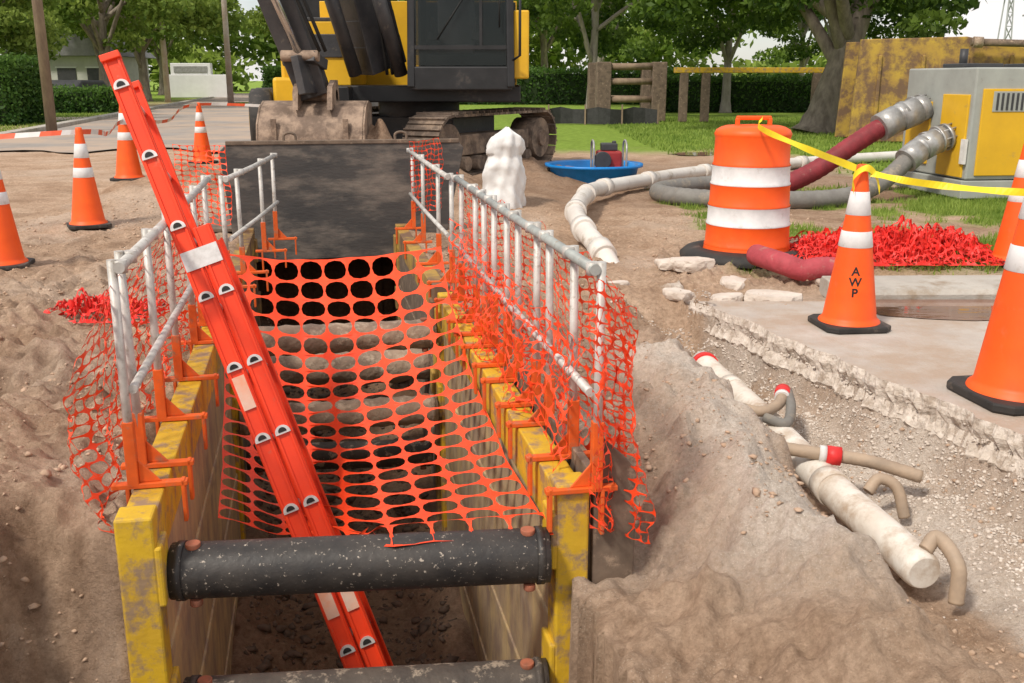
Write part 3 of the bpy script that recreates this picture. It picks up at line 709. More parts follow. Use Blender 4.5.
# ------------------------------------------------------------------ cones
def cone_r(z, Ht=.93): return .155 - (.155 - .028) * (z - .03) / (Ht - .03)
def build_cone(loc, rotz, label):
    r = root("traffic_cone", label, "traffic cone", loc, rotz, "traffic cones around the work site")
    gg = G(); gg.lathe([(.175, .031), (.17, .045), (.156, .055)] + [(cone_r(z), z) for z in (.07, .2, .35, .5, .6, .8, .9)] + [(.028, .925), (.02, .93), (.018, .90)], mCone, 40)
    gg.make("cone_body", r)
    for z0, z1 in ((.47, .56), (.65, .78)):
        gg = G(); gg.lathe([(cone_r(z0) + .0005, z0), (cone_r(z0) + .0025, z0 + .002), (cone_r(z1) + .0025, z1 - .002), (cone_r(z1) + .0005, z1)], mConeWhite, 40)
        gg.make("reflective_band", r)
    gg = G(); h = .19; c_ = .05
    poly = [(-h + c_, -h), (h - c_, -h), (h, -h + c_), (h, h - c_), (h - c_, h), (-h + c_, h), (-h, h - c_), (-h, -h + c_)]
    gg.prism(poly, (0, 0, .035), mRubber, (0, 0, 0), (1, 0, 0), (0, 1, 0)); gg.make("base", r, bevel=.008)
    return r
c0 = build_cone((-3.82, 7.38, cz(-3.82, 7.38) + .01), .2, "orange traffic cone with two white bands on the dirt")
for (x, y, rz, lb, s) in ((-4.05, 9.5, .5, "orange traffic cone holding striped tape on the dirt", 1), (-4.57, 12.0, .1, "orange traffic cone holding striped tape at the road edge", 1),
                       (-5.3, 17.3, .8, "small distant orange cone near the excavator", 1.08)):
    copy_thing(c0, (x, y, cz(x, y) + .01), rz, lb, s)
c5 = build_cone((1.955, 5.62, .016), .1, "orange cone lettered AWP holding yellow caution tape")
c6 = copy_thing(c0, (2.27, 4.27, .016), .15, "orange traffic cone on the broken pavement edge", 1.24)
c7 = copy_thing(c0, (3.85, 7.55, cz(3.85, 7.55) + .01), .3, "orange traffic cone standing behind the kerb")
def letters(parent, chars, zs, size):
    for ch, zc in zip(chars, zs):
        cu = bpy.data.curves.new("t", 'FONT'); cu.body = ch; cu.size = size; cu.align_x = 'CENTER'; cu.align_y = 'CENTER'; cu.offset = .0016
        to = bpy.data.objects.new("t", cu); COL.objects.link(to)
        bpy.context.view_layer.update()
        m = bpy.data.meshes.new_from_object(to.evaluated_get(bpy.context.evaluated_depsgraph_get()))
        bpy.data.objects.remove(to)
        a0 = -math.pi / 2 - .30
        for v in m.vertices:
            z = zc + v.co.y; rr = cone_r(z) + .0015; a = a0 + v.co.x / rr; v.co = (rr * math.cos(a), rr * math.sin(a), z)
        m.materials.clear(); m.materials.append(mBlack)
        obj("lettering", m, parent)
letters(c5, "AWP", (.340, .280, .220), .066)

# ------------------------------------------------------------------ barrel
r = root("traffic_barrel", "orange and white striped traffic barrel with black rubber base", "traffic barrel", (1.87, 7.88, cz(1.87, 7.88) + .02), 0)
r.scale = (1.04, 1.04, 1.04)
segs = [(.10, .26, mCone, .315), (.26, .40, mConeWhite, .308), (.40, .56, mCone, .298), (.56, .70, mConeWhite, .290), (.70, .92, mCone, .28)]
gg = G()
for (z0, z1, m, rr) in segs: gg.lathe([(rr + .006, z0), (rr + .008, z0 + .008), (rr, z0 + .02), (rr - .004, z1 - .02), (rr + .002, z1)], m, 48)
gg.lathe([(.282, .92), (.285, .93), (.27, .96), (.235, .98), (.2, .99), (.0, 1.0)], mCone, 48)
gg.lathe([(.33, .04), (.321, .10)], mCone, 48)
gg.make("barrel_body", r)
gg = G(); gg.box((0, 0, 1.045), (.26, .035, .03), mCone); gg.box((-.12, 0, 1.01), (.03, .04, .07), mCone); gg.box((.12, 0, 1.01), (.03, .04, .07), mCone); gg.make("handle", r, bevel=.008)
gg = G(); gg.lathe([(.50, 0), (.505, .03), (.46, .07), (.36, .085), (.33, .05)], mRubber, 40); gg.make("rubber_base", r)

# ------------------------------------------------------------------ tapes
def ribbon(pts, wd, mats, twist=0):
    P = crom(pts, 14); vs = []; k = len(mats)
    for i, p in enumerate(P):
        tw = twist * math.sin(i * .31) + .3; up = Vector((math.sin(tw) * .5, math.sin(tw), math.cos(tw))).normalized()
        vs += [p - up * wd / 2, p + up * wd / 2]
    gg = G(); gg.v = [tuple(v) for v in vs]; gg.mats = list(mats)
    for i in range(len(P) - 1): gg.f.append([2 * i, 2 * i + 1, 2 * i + 3, 2 * i + 2]); gg.m.append((i // 2) % k); gg.s.append(False)
    return gg.make("barrier_tape")
o = ribbon([(1.87, 7.60, 1.13), (1.83, 7.5, 1.06), (1.90, 6.7, .98), (1.955, 5.72, .915)], .045, [mTapeY], twist=.5)
tag(o, "yellow caution tape strung from the barrel to the cone", "barrier tape")
o = ribbon([(1.99, 5.58, .90), (2.2, 5.5, .86), (2.55, 5.35, .83), (3.0, 5.15, .83), (3.8, 4.9, .86)], .04, [mTapeY], twist=.5)
tag(o, "yellow caution tape stretched from the cone over the pavement", "barrier tape")
o = ribbon([(1.90, 5.56, .80), (1.89, 5.56, .88), (1.955, 5.56, .93), (2.02, 5.58, .89), (2.05, 5.58, .80)], .04, [mTapeY], twist=.3)
tag(o, "knot of yellow tape around a cone tip", "barrier tape")
o = ribbon([(-7.6, 8.5, .90), (-5.6, 9.2, .86), (-4.05, 9.5, .93), (-4.3, 10.8, .85), (-4.57, 12, .93), (-4.9, 14.5, .84), (-5.3, 17.3, 1.0), (-3.5, 18.5, .9)], .05, [mTapeR, mTapeW], twist=.15)
tag(o, "orange and white striped barrier tape between cones", "barrier tape")

# ------------------------------------------------------------------ buried dewatering pipe
r = root("dewatering_pipe", "dirty white plastic header pipe lying in the dug channel", "pipe", (0, 0, 0))
pp = [(1.155, 5.72, -.255), (1.19, 5.5, -.265), (1.28, 4.88, -.28), (1.364, 3.97, -.285), (1.44, 3.42, -.29), (1.47, 3.22, -.30)]
P = crom(pp, 10)
gg = G(); gg.tube(P, [.072] * (len(P) - 2) + [.070, .060], mPVC, 24); gg.make("pipe_barrel", r)
for (k) in (14, 30): d = (P[k + 1] - P[k]).normalized(); gg = G(); gg.tube([P[k] - d * .045, P[k] + d * .045], .078, mPVC, 24); gg.make("coupling", r)
gg = G(); gg.tube([P[0] + Vector((0, -.02, 0)), P[0] + Vector((0, .03, 0))], .082, mRedCollar, 20); gg.tube([P[0] + Vector((0, .03, 0)), P[0] + Vector((0, .08, 0))], .072, mWhiteSticker, 20); gg.make("end_cap", r)
def hose(name, pts, rad, mat, label, cat="hose", ridged=True, collar=None, cmat=None, grp=None):
    r = root(name, label, cat, (0, 0, 0), 0, grp)
    P = crom(pts, 14); rr = [rad * (1 + (.06 if (ridged and i % 2) else 0)) for i in range(len(P))]
    gg = G(); gg.tube(P, rr, mat, 18); gg.make("hose_body", r)
    for ci in (collar or []):
        k = max(1, min(len(P) - 2, int(ci * (len(P) - 1)))); d = (P[k + 1] - P[k - 1]).normalized()
        gg = G(); gg.tube([P[k] - d * rad * 1.1, P[k] + d * rad * 1.1], rad * 1.5, cmat or mRedCollar, 18)
        gg.tube([P[k] - d * rad * 2.2, P[k] - d * rad * 1.1], rad * 1.4, mWhiteSticker if not cmat else cmat, 18); gg.make("collar", r)
    return r
gl = "wellpoint hoses on the header pipe"
hose("suction_hose", [(.97, 4.80, -.15), (1.08, 4.74, -.17), (1.22, 4.66, -.18), (1.33, 4.72, -.16), (1.40, 4.90, -.13)], .027, mHoseTan, "tan suction hose with red collar by the pipe", collar=[.92], grp=gl)
hose("suction_hose", [(.98, 4.26, -.13), (1.05, 4.2, -.165), (1.30, 4.12, -.185), (1.55, 4.06, -.205), (1.76, 3.99, -.25)], .028, mHoseTan, "tan pipe crossing over the white header pipe", collar=[.62], grp=gl)
hose("suction_hose", [(.985, 4.28, -.13), (.955, 4.28, -.17), (.96, 4.26, -.28)], .036, mHoseTan, "short tan elbow standing in the soil", grp=gl)
hose("suction_hose", [(1.24, 4.62, -.20), (1.32, 4.54, -.20), (1.38, 4.68, -.17), (1.41, 4.86, -.14)], .024, mHoseGrey, "short curved hose beside the red collar", grp=gl)
hose("suction_hose", [(1.56, 3.15, -.38), (1.565, 3.18, -.25), (1.53, 3.28, -.19), (1.48, 3.26, -.23)], .026, mHoseTan, "small looped hose end on the pipe", grp=gl)
hose("suction_hose", [(1.50, 3.90, -.28), (1.55, 3.92, -.23), (1.62, 3.90, -.26), (1.65, 3.86, -.38)], .024, mHoseTan, "short tan hose stub in the dug channel", grp=gl)

# ------------------------------------------------------------------ pump set and hoses
pr = root("pump_set", "grey and yellow dewatering pump housing on a skid", "pump", (5.30, 11.75, 0.02), math.radians(6)); pr.scale = (1, 1, .95)
gg = G(); gg.box((1.3, .8, .14), (2.7, 1.64, .22), mPumpGrey); gg.make("skid", pr, bevel=.01)
gg = G(); gg.box((1.3, .8, .93), (2.6, 1.6, 1.34), mPumpGrey); gg.make("housing", pr, bevel=.02)
for x0 in (.10, 1.12, 1.95):
    gg = G(); wdt = .94 if x0 < 1.9 else .5
    gg.box((x0 + wdt / 2, -.008, .83), (wdt, .03, 1.04), mYellowClean); gg.box((x0 + wdt - .1, -.03, .9), (.04, .03, .12), mDarkGrey)
    gg.make("door_panel", pr, bevel=.008)
for yy, hh in ((.36, 1.0), (1.2, .8)):
    gg = G(); gg.box((-.008, yy, .78), (.03, .58, hh), mYellowClean); gg.make("end_panel", pr, bevel=.008)
gg = G(); gg.box((.52, -.026, 1.2), (.6, .012, .24), mPumpGrey)
for k in range(9): gg.box((.27 + k * .06, -.034, 1.2), (.025, .012, .2), mDarkGrey)
gg.make("louvre", pr, bevel=.002)
for k in range(3): gg = G(); gg.box((.4 + k * .8, .8, 1.63), (.5, .5, .05), mDarkGrey); gg.make("roof_vent", pr, bevel=.01)
gg = G(); gg.tube([(.5, 1.2, 1.6), (.5, 1.2, 1.85)], .05, mDarkGrey, 14); gg.make("exhaust_stack", pr)
gg = G(); gg.box((-.03, .05, .6), (.03, .1, .3), mWhiteSticker); gg.make("warning_sticker", pr)
def port(pos, d):
    gg = G(); d = Vector(d).normalized(); p = Vector(pos)
    gg.tube([p, p + d * .36], .11, mSteel, 24)
    for q in (.05, .16): gg.tube([p + d * q, p + d * (q + .035)], .17, mSteel, 24)
    gg.tube([p + d * .30, p + d * .36], .145, mSteel, 24)
    for k in range(8):
        a = k * math.pi / 4; q = Vector((0, math.cos(a), math.sin(a))) * .145; gg.tube([p + q, p + q + d * .22], .012, mSteel, 8)
    gg.make("flange_port", pr)
port((-.02, 1.05, 1.12), (-1, -.15, -.25)); port((-.02, .38, .78), (-1, -.1, -.3))
gh = "thick hoses feeding the pump"
hose("discharge_hose", [(4.95, 12.68, 1.0), (4.65, 12.6, .88), (4.2, 12.5, .62), (3.7, 12.4, .30), (3.2, 12.35, .12), (2.6, 12.5, .10)], .115, mHoseRed, "thick dark red hose running down from the pump", collar=[.04, .2], cmat=mSteel, grp=gh)
hose("discharge_hose", [(5.0, 12.05, .68), (4.75, 11.95, .55), (4.35, 11.75, .26), (3.8, 11.35, .12), (3.0, 11.05, .11), (2.2, 11.2, .11), (1.75, 11.7, .11), (1.9, 12.3, .11), (2.6, 12.9, .11), (3.6, 13.3, .10)], .10, mHoseGrey, "muddy grey hose looping on the grass from the pump", collar=[.03, .12], cmat=mSteel, grp=gh)
hose("discharge_hose", [(1.80, 7.30, .15), (1.92, 6.98, .14), (2.05, 6.93, .10), (2.2, 6.92, .12), (2.5, 6.92, .09)], .075, mLayflat, "wrinkled faded red layflat hose by the kerb", grp=gh)
hose("discharge_hose", [(4.3, 8.6, .10), (4.8, 8.55, .12), (5.6, 8.5, .10)], .12, mHoseRed, "dark red hose lying on the verge", grp=gh)
r = root("drain_pipe", "white plastic pipe run curving across the dirt", "pipe", (0, 0, 0))
pp = [(.82, 7.7, -.10), (.72, 8.05, .06), (.62, 8.6, .15), (.60, 9.4, .20), (.76, 10.5, .22), (.98, 11.6, .18), (1.6, 12.7, .16), (2.4, 14.0, .14), (3.6, 15.3, .12), (5.2, 16.6, .12), (7.0, 17.8, .12)]
P = crom(pp, 9); gg = G(); gg.tube(P, .085, mPVCclean, 20); gg.make("pipe_barrel", r)
for k in (8, 18, 27, 38, 47, 56, 66, 78):
    d = (P[k + 1] - P[k - 1]).normalized(); gg = G(); gg.tube([P[k] - d * .08, P[k] + d * .08], .105, mPVCclean, 20); gg.make("coupling", r)

r = root("blue_tray", "round blue plastic tray on the dirt mound", "tray", (1.12, 13.8, -.01))
gg = G(); gg.lathe([(0, .0), (.52, .0), (.60, .29), (.67, .31), (.67, .27), (.61, .27), (.54, -.03), (0, -.03)], mBlue, 40); gg.make("tray_shell", r)
r = root("engine_pump", "small red and black engine pump sitting in the blue tray", "pump", (1.32, 13.8, .10))
gg = G(); gg.box((0, 0, .22), (.34, .3, .3), mRedEngine); gg.make("engine", r, bevel=.03)
gg = G(); gg.tube([(-.1, -.16, .25), (-.1, -.22, .25)], .12, mDarkGrey, 18); gg.make("recoil_starter", r, bevel=.01)
gg = G(); gg.box((.0, 0, .42), (.22, .22, .1), mDarkGrey); gg.tube([(.07, 0, .45), (.07, 0, .50)], .03, mDarkGrey, 10); gg.make("fuel_tank", r, bevel=.015)
for sx in (-.22, .22): gg = G(); gg.tube(crom([(sx, -.2, 0), (sx, -.2, .45), (sx, .2, .45), (sx, .2, 0)], 5), .014, mSteel, 8); gg.make("carry_bar", r)

gg = G(); nz_, na = 40, 72; vs = []
for i in range(nz_ + 1):
    h = i / nz_; prf = float(np.interp(h, [0, .08, .3, .55, .68, .80, .92, 1.0], [.25, .245, .225, .21, .175, .20, .17, .04]))
    for k in range(na):
        a = 2 * math.pi * k / na
        fold = 1 + .05 * math.sin(a * 5 + h * 4) * (1 - .3 * h) + .04 * math.sin(a * 9 - h * 7) + .55 * float(fbm(np.array([math.cos(a) * 1.6 + h * 3]), np.array([math.sin(a) * 1.6 + h * 4]), 78, 4)[0])
        vs.append((prf * fold * math.cos(a) + .05 * h * h, prf * fold * math.sin(a) * .85, h * .86 - .03 * math.sin(a * 2 + 1) * (h > .7)))
fs = [(i * na + k, i * na + (k + 1) % na, (i + 1) * na + (k + 1) % na, (i + 1) * na + k) for i in range(nz_) for k in range(na)] + [tuple(range(nz_ * na, (nz_ + 1) * na))]
gg.add(vs, fs, mBag, True)
tag(gg.make("plastic_sack", None, (-.10, 10.9, cz(-.10, 10.9) - .06)), "lumpy white plastic sack standing on the dirt", "sack")

for i, (x, y, s) in enumerate(((1.35, 7.35, .13), (1.6, 7.0, .12), (1.75, 6.55, .15), (1.45, 6.6, .10), (2.2, 6.9, .07), (1.2, 7.4, .10), (-3.0, 4.3, .06), (-3.4, 6.2, .07), (1.35, 6.2, .08), (1.1, 6.5, .09), (.75, 6.9, .07))):
    bm = bmesh.new(); bmesh.ops.create_icosphere(bm, subdivisions=3, radius=1)
    for v in bm.verts:
        k = 1 + .5 * float(fbm(np.array([v.co.x * 1.4 + i * 3]), np.array([v.co.y * 1.4 + v.co.z]), 7 + i, 3)[0])
        v.co = Vector((round(v.co.x * 2.2) / 2.2 * .4 + v.co.x * .6, v.co.y, max(-.5, min(.45, v.co.z)))) * k
        v.co = Vector((v.co.x * s * 1.3, v.co.y * s * .9, v.co.z * s * .7))
    me = bpy.data.meshes.new("concrete_chunk"); bm.to_mesh(me); bm.free(); me.materials.append(mChunk)
    o = obj("concrete_chunk", me, None, (x, y, max(cz(x, y), -.3) + s * .10), i * 1.3); tag(o, "broken chunk of concrete lying on the dirt", "rubble chunk", "broken concrete chunks")

# ------------------------------------------------------------------ excavator
er = root("excavator", "yellow and grey tracked excavator with bucket lowered behind the plate", "excavator", (-1.38, 14.6, .12))
und = obj("undercarriage", None, er, (0, 0.6, 0), math.radians(-28))
def track(xc):
    tr = obj("track", None, und, (xc, 0, 0))
    Lh, R_, wd = 1.35, .40, .55
    ns = 46; per = 4 * Lh + 2 * math.pi * R_
    def pt(s, R=R_):
        s = s % per
        if s < 2 * Lh: return (-Lh + s, R_ - R, 0)
        s -= 2 * Lh
        if s < math.pi * R_: a = s / R_; return (Lh + R * math.sin(a), R_ - R * math.cos(a), a)
        s -= math.pi * R_
        if s < 2 * Lh: return (Lh - s, R_ + R, math.pi)
        s -= 2 * Lh; a = s / R_; return (-Lh - R * math.sin(a), R_ + R * math.cos(a), math.pi + a)
    gg = G()
    for k in range(ns):
        y, z, a = pt(k * per / ns); rot = Matrix.Rotation(a, 3, 'X')
        gg.box((0, y, z + .02), (wd, per / ns * .9, .035), mTrackMud, rot)
        gg.box(Vector((0, y, z + .02)) + rot @ Vector((0, 0, -.03)), (wd, .02, .04), mTrackMud, rot)
    gg.make("track_chain", tr)
    for yy in (-Lh, Lh): gg = G(); gg.tube([(-.2, yy, R_ + .02), (.2, yy, R_ + .02)], .30, mTrackMud, 22); gg.tube([(-.24, yy, R_ + .02), (.24, yy, R_ + .02)], .12, mBucket, 16); gg.make("sprocket", tr)
    for k in range(6): yy = -Lh + .45 + k * .36; gg = G(); gg.tube([(-.22, yy, .17), (.22, yy, .17)], .10, mTrackMud, 14); gg.make("roller", tr)
    gg = G(); gg.box((0, 0, .42), (.3, 2.1, .28), mTrackMud); gg.make("track_frame", tr, bevel=.02)
track(1.15); track(-1.15)
gg = G(); gg.box((0, 0, .6), (1.9, 1.2, .35), mDarkGrey); gg.tube([(0, 0, .75), (0, 0, .98)], .6, mDarkGrey, 28); gg.make("centre_frame", und, bevel=.02)
gg = G(); gg.box((0.02, .7, 1.10), (2.95, 3.2, .22), mCabBlack); gg.box((-1.1, -1.0, 1.1), (.7, .4, .2), mCabBlack); gg.make("deck", er, bevel=.02)
gg = G(); gg.box((0, 1.6, 1.8), (2.9, 1.6, 1.2), mYellowClean); gg.box((0, 2.5, 1.65), (2.7, .4, .9), mDarkGrey); gg.box((.75, .785, 1.8), (1.36, .02, 1.16), mCabBlack); gg.make("engine_housing", er, bevel=.01)
gg = G(); gg.box((-1.14, .0, 1.62), (.70, 1.5, .82), mYellowClean); gg.box((-1.14, -.765, 1.72), (.55, .02, .3), mDarkGrey); gg.box((-1.14, -.3, 2.06), (.6, .8, .05), mDarkGrey); gg.make("tool_box", er, bevel=.03)
gg = G(); gg.tube(crom([(-1.45, -.7, 2.05), (-1.45, -.7, 2.7), (-1.45, -.1, 2.8), (-1.45, .6, 2.8)], 5), .02, mYellowClean, 8); gg.make("hand_rail", er)
gg = G(); gg.tube([(-.85, -.7, 2.05), (-.85, -.7, 2.75)], .02, mYellowClean, 8); gg.make("hand_rail", er)
gg = G(); gg.box((1.50, .1, 1.72), (.20, 2.6, .85), mYellowClean); gg.make("side_cover", er, bevel=.02)
cab = obj("cab", None, er, (.72, -.45, 1.18))
W, Dp, Hc = .66, .85, 1.85
gg = G()
for sx in (-1, 1):
    for sy in (-1, 1): gg.beam((sx * W * .97, sy * Dp * .97, 0), (sx * W * .93, sy * Dp * .9 + (.08 if sy < 0 else 0), Hc), (.10, .10), mCabBlack)
gg.box((0, 0, .12), (W * 2, Dp * 2, .30), mCabBlack); gg.box((0, .02, Hc), (W * 2 - .04, Dp * 2 - .1, .12), mCabBlack)
gg.box((W - .02, .3, .5), (.06, 1.0, .7), mCabBlack)
gg.make("cab_shell", cab, bevel=.02)
for nm, c_, d_ in (("windscreen", (0, -Dp * .93, 1.16), (W * 1.78, .012, 1.30)), ("lower_windscreen", (0, -Dp * .94, .39), (W * 1.78, .012, .22)), ("side_window", (W * .955, 0, 1.2), (.012, Dp * 1.75, 1.2)), ("side_window", (-W * .955, 0, 1.1), (.012, Dp * 1.75, 1.35)), ("rear_window", (0, Dp * .93, 1.1), (W * 1.78, .012, 1.3))):
    gg = G(); gg.box(c_, d_, mGlass); gg.make(nm, cab)
gg = G(); gg.box((0, -Dp * .95, .505), (W * 1.85, .04, .05), mCabBlack); gg.box((.26, -Dp * .94, 1.15), (.035, .03, 1.3), mCabBlack); gg.make("window_bar", cab)
for a_, b_ in (((.50, -.84, .75), (.50, -.85, 1.3)), ((-.3, -.84, .6), (.1, -.84, 1.2))): gg = G(); gg.tube([a_, b_], .010, mBlack, 8); gg.make("wiper", cab)
gg = G(); gg.tube([(W + .02, -.86, .35), (W + .1, -.95, .4), (W + .1, -.95, 1.3), (W + .02, -.86, 1.35)], .018, mCabBlack, 8); gg.make("grab_handle", cab)
gg = G(); gg.box((-.1, .1, .95), (.5, .12, .8), mSeatG); gg.box((-.1, -.1, .5), (.5, .5, .12), mSeatG); gg.make("seat", cab, bevel=.03)
for sx in (-.38, .18): gg = G(); gg.box((sx, -.2, .66), (.12, .4, .1), mSeat); gg.tube([(sx, -.38, .7), (sx, -.42, .9)], .03, mSeat, 10); gg.make("control_lever", cab, bevel=.01)
root_p = Vector((-.38, -.75, 1.45)); B = [root_p, Vector((-.75, -1.15, 3.0)), Vector((-1.4, -1.85, 4.3)), Vector((-2.2, -2.8, 4.8))]
gg = G(); Bs = crom(B, 5)
side = Vector((.68, -.73, 0)).normalized()
for i in range(len(Bs) - 1):
    a, b_ = Bs[i], Bs[i + 1]; d = (b_ - a).normalized(); gg.beam(a - d * .02, b_ + d * .02, (.42, .58 - .01 * i), mBoom, up=side.cross(d))
gg.make("boom", er, bevel=.01)
for dx in (-.3, .3):
    gg = G(); o_ = Vector((dx, -.28, -.1)); gg.tube([root_p + o_, root_p + o_ + Vector((-.3, -.55, 1.3))], .09, mBoom, 14); gg.tube([root_p + o_ + Vector((-.3, -.55, 1.3)), Vector((-1.2, -1.6, 3.6)) + Vector((dx * .8, 0, 0))], .045, mChrome, 12)
    gg.make("boom_cylinder", er)
for k in range(3):
    gg = G(); q = Vector((.12 + .07 * k, -.3, .0)); gg.tube(crom([root_p + q + Vector((0, 0, -.1)), root_p + q + Vector((-.1, -.25, .8)), Vector((-.75, -1.15, 3.0)) + q], 6), .022, mBlack, 8); gg.make("hydraulic_hose", er)
pin = Vector((-.98, -2.3, 1.10)); top = Vector((-2.15, -3.0, 5.0)); dv = (pin - top)
gg = G(); m1 = top + dv * .3
gg.beam(top - dv * .04, m1, (.44, .34), mBoom, (0, -1, .0), (.48, .56)); gg.beam(m1, pin, (.48, .56), mBoom, (0, -1, .0), (.36, .30))
gg.make("stick", er, bevel=.015)
gg = G(); c0_ = top + Vector((-.0, -.38, -.1)); c1_ = top + dv * .55 + Vector((-.02, -.40, 0)); c2_ = pin + Vector((-.10, -.28, .45))
gg.tube([c0_, c1_], .10, mBoom, 14); gg.tube([c1_, c2_], .05, mChrome, 12); gg.make("bucket_cylinder", er)
for k in range(2):
    gg = G(); q = Vector((.18 + .07 * k, -.34, 0)); gg.tube(crom([top + q + Vector((0, 0, -.3)), top + dv * .5 + q * 1.2, pin + q + Vector((-.05, .05, .5))], 6), .022, mBlack, 8); gg.make("hydraulic_hose", er)
gg = G(); gg.beam(c2_, pin + Vector((-.02, -.30, .02)), (.34, .09), mBoom); gg.beam(c2_, pin + Vector((0.0, 0, .35)), (.38, .12), mBoom); gg.tube([pin + Vector((-.26, 0, 0)), pin + Vector((.26, 0, 0))], .08, mBucket, 14); gg.tube([c2_ + Vector((-.22, 0, 0)), c2_ + Vector((.22, 0, 0))], .065, mBucket, 14)
gg.make("bucket_link", er, bevel=.008)
prof = [(.28, .0), (.0, .04), (-.22, -.03), (-.40, -.22), (-.46, -.50), (-.36, -.80), (-.10, -.98), (.20, -1.04)]
bx0, bx1 = pin.x - .62, pin.x + .62
gg = G(); vs = []
for (yy, zz) in prof: vs += [(bx0, pin.y + yy, pin.z - .10 + zz), (bx1, pin.y + yy, pin.z - .10 + zz)]
n = len(prof); gg.add(vs, [(2 * i, 2 * i + 1, 2 * i + 3, 2 * i + 2) for i in range(n - 1)], mBucket, True)
for xx in (bx0, bx1): gg.prism(prof, (.03, 0, 0), mBucket, (xx - .015, pin.y, pin.z - .10), (0, 1, 0), (0, 0, 1))
for xx in np.linspace(bx0 + .2, bx1 - .2, 2): gg.box((xx, pin.y - .44, pin.z - .46), (.06, .03, .4), mBucket)
for xx in (-.2, .2): gg.prism([(-.38, -.1), (.2, -.02), (.1, .24), (-.08, .24), (-.30, .16)], (.06, 0, 0), mBucket, (pin.x + xx, pin.y, pin.z - .06), (0, 1, 0), (0, 0, 1))
gg.make("bucket", er)
for xx in np.linspace(bx0 + .08, bx1 - .08, 5): gg = G(); gg.box((xx, pin.y + .31, pin.z - 1.14), (.09, .24, .06), mBucket); gg.make("bucket_tooth", er, bevel=.01)

lr = root("wheel_loader", "yellow wheel loader parked behind the excavator arm", "loader", (-4.75, 20.5, 0), .2)
gg = G(); gg.box((.9, .6, 1.1), (1.8, 2.6, .7), mYellowClean); gg.box((.9, 1.2, 1.9), (1.5, 1.2, 1.0), mYellowClean); gg.make("body", lr, bevel=.06)
gg = G(); gg.box((.9, -.1, 2.4), (1.4, 1.2, 1.5), mCabBlack); gg.box((.9, -.1, 3.2), (1.5, 1.3, .1), mOrange); gg.make("cab", lr, bevel=.05)
for (xx, yy) in ((-.25, -.4), (-.25, 1.7), (2.05, -.4), (2.05, 1.7)):
    gg = G(); gg.tube([(xx - .22, yy, .62), (xx - .17, yy, .62), (xx + .17, yy, .62), (xx + .22, yy, .62)], [.52, .62, .62, .52], mRubber, 28); gg.tube([(xx - .235, yy, .62), (xx + .235, yy, .62)], .28, mYellowClean, 20); gg.make("wheel", lr)

# ------------------------------------------------------------------ stored shoring at the back
sr = root("shoring_shield", "big rusty yellow shoring shield stored on the grass", "shoring shield", (8.0, 23.8, 0), math.radians(-8))
for yy in (0, 1.8):
    gg = G(); gg.prism([(-.1, 0), (4.6, 0), (4.6, 1.9), (2.3, 2.35), (.0, 2.3)], (0, .14, 0), mRustYellow, (0, yy, 0), (1, 0, 0), (0, 0, 1))
    for k in range(5): gg.box((.45 + k * .95, yy - .03, 1.0), (.08, .06, 1.9 if k < 4 else 1.6), mRustYellow)
    gg.make("shield_wall", sr, bevel=.02)
for xx in (.4, 3.5):
    for zz in (.5, 1.5): gg = G(); gg.tube([(xx, .14, zz), (xx, 1.8, zz)], .09, mRust, 14); gg.make("cross_tube", sr)
gg = G(); gg.tube([(2.3, -.3, 2.22), (4.4, -.3, 2.15)], .08, mRust, 14); gg.tube([(2.35, -.3, 2.22), (2.55, -.3, 2.21)], .12, mMudPipe, 14); gg.tube([(4.1, -.3, 2.16), (4.3, -.3, 2.15)], .12, mMudPipe, 14)
gg.make("spreader_pipe", sr)
fr = root("shoring_stack", "rust brown shoring uprights joined by timber bars", "shoring", (3.15, 35.5, 0), .1)
for yy in (0, 1.6):
    for xx in (0, 1.95): gg = G(); gg.box((xx, yy, 1.0), (.5, .35, 2.0), mRust); gg.make("upright", fr, bevel=.03)
    for zz in (.75, 1.35, 1.85): gg = G(); gg.tube([(.25, yy, zz), (1.7, yy, zz)], .11, mWood, 12); gg.make("timber_bar", fr)
fr = root("height_barrier", "long yellow steel beam resting on rusty posts", "barrier", (5.6, 35, 0), .03)
gg = G(); gg.box((2.5, 0, 1.72), (5.2, .2, .18), mYellow); gg.make("beam", fr, bevel=.02)
for xx in (.25, 1.0, 4.8): gg = G(); gg.box((xx, 0, .82), (.28, .2, 1.62), mRust); gg.make("upright", fr, bevel=.02)
fr = root("silt_fence", "low black silt fence on wooden stakes", "fence", (0, 0, 0))
gg = G(); pts = [(1.2 + k * .4, 33.5 + .25 * math.sin(k), .0) for k in range(10)]
vs = []
for a in pts: vs += [a, (a[0], a[1], .5 + .05 * math.sin(a[0] * 5))]
gg.add(vs, [(2 * i, 2 * i + 2, 2 * i + 3, 2 * i + 1) for i in range(9)], mScrub); gg.make("screen", fr)
for p in pts[::3]: gg = G(); gg.box((p[0], p[1] - .06, .3), (.05, .05, .65), mWood); gg.make("stake", fr)

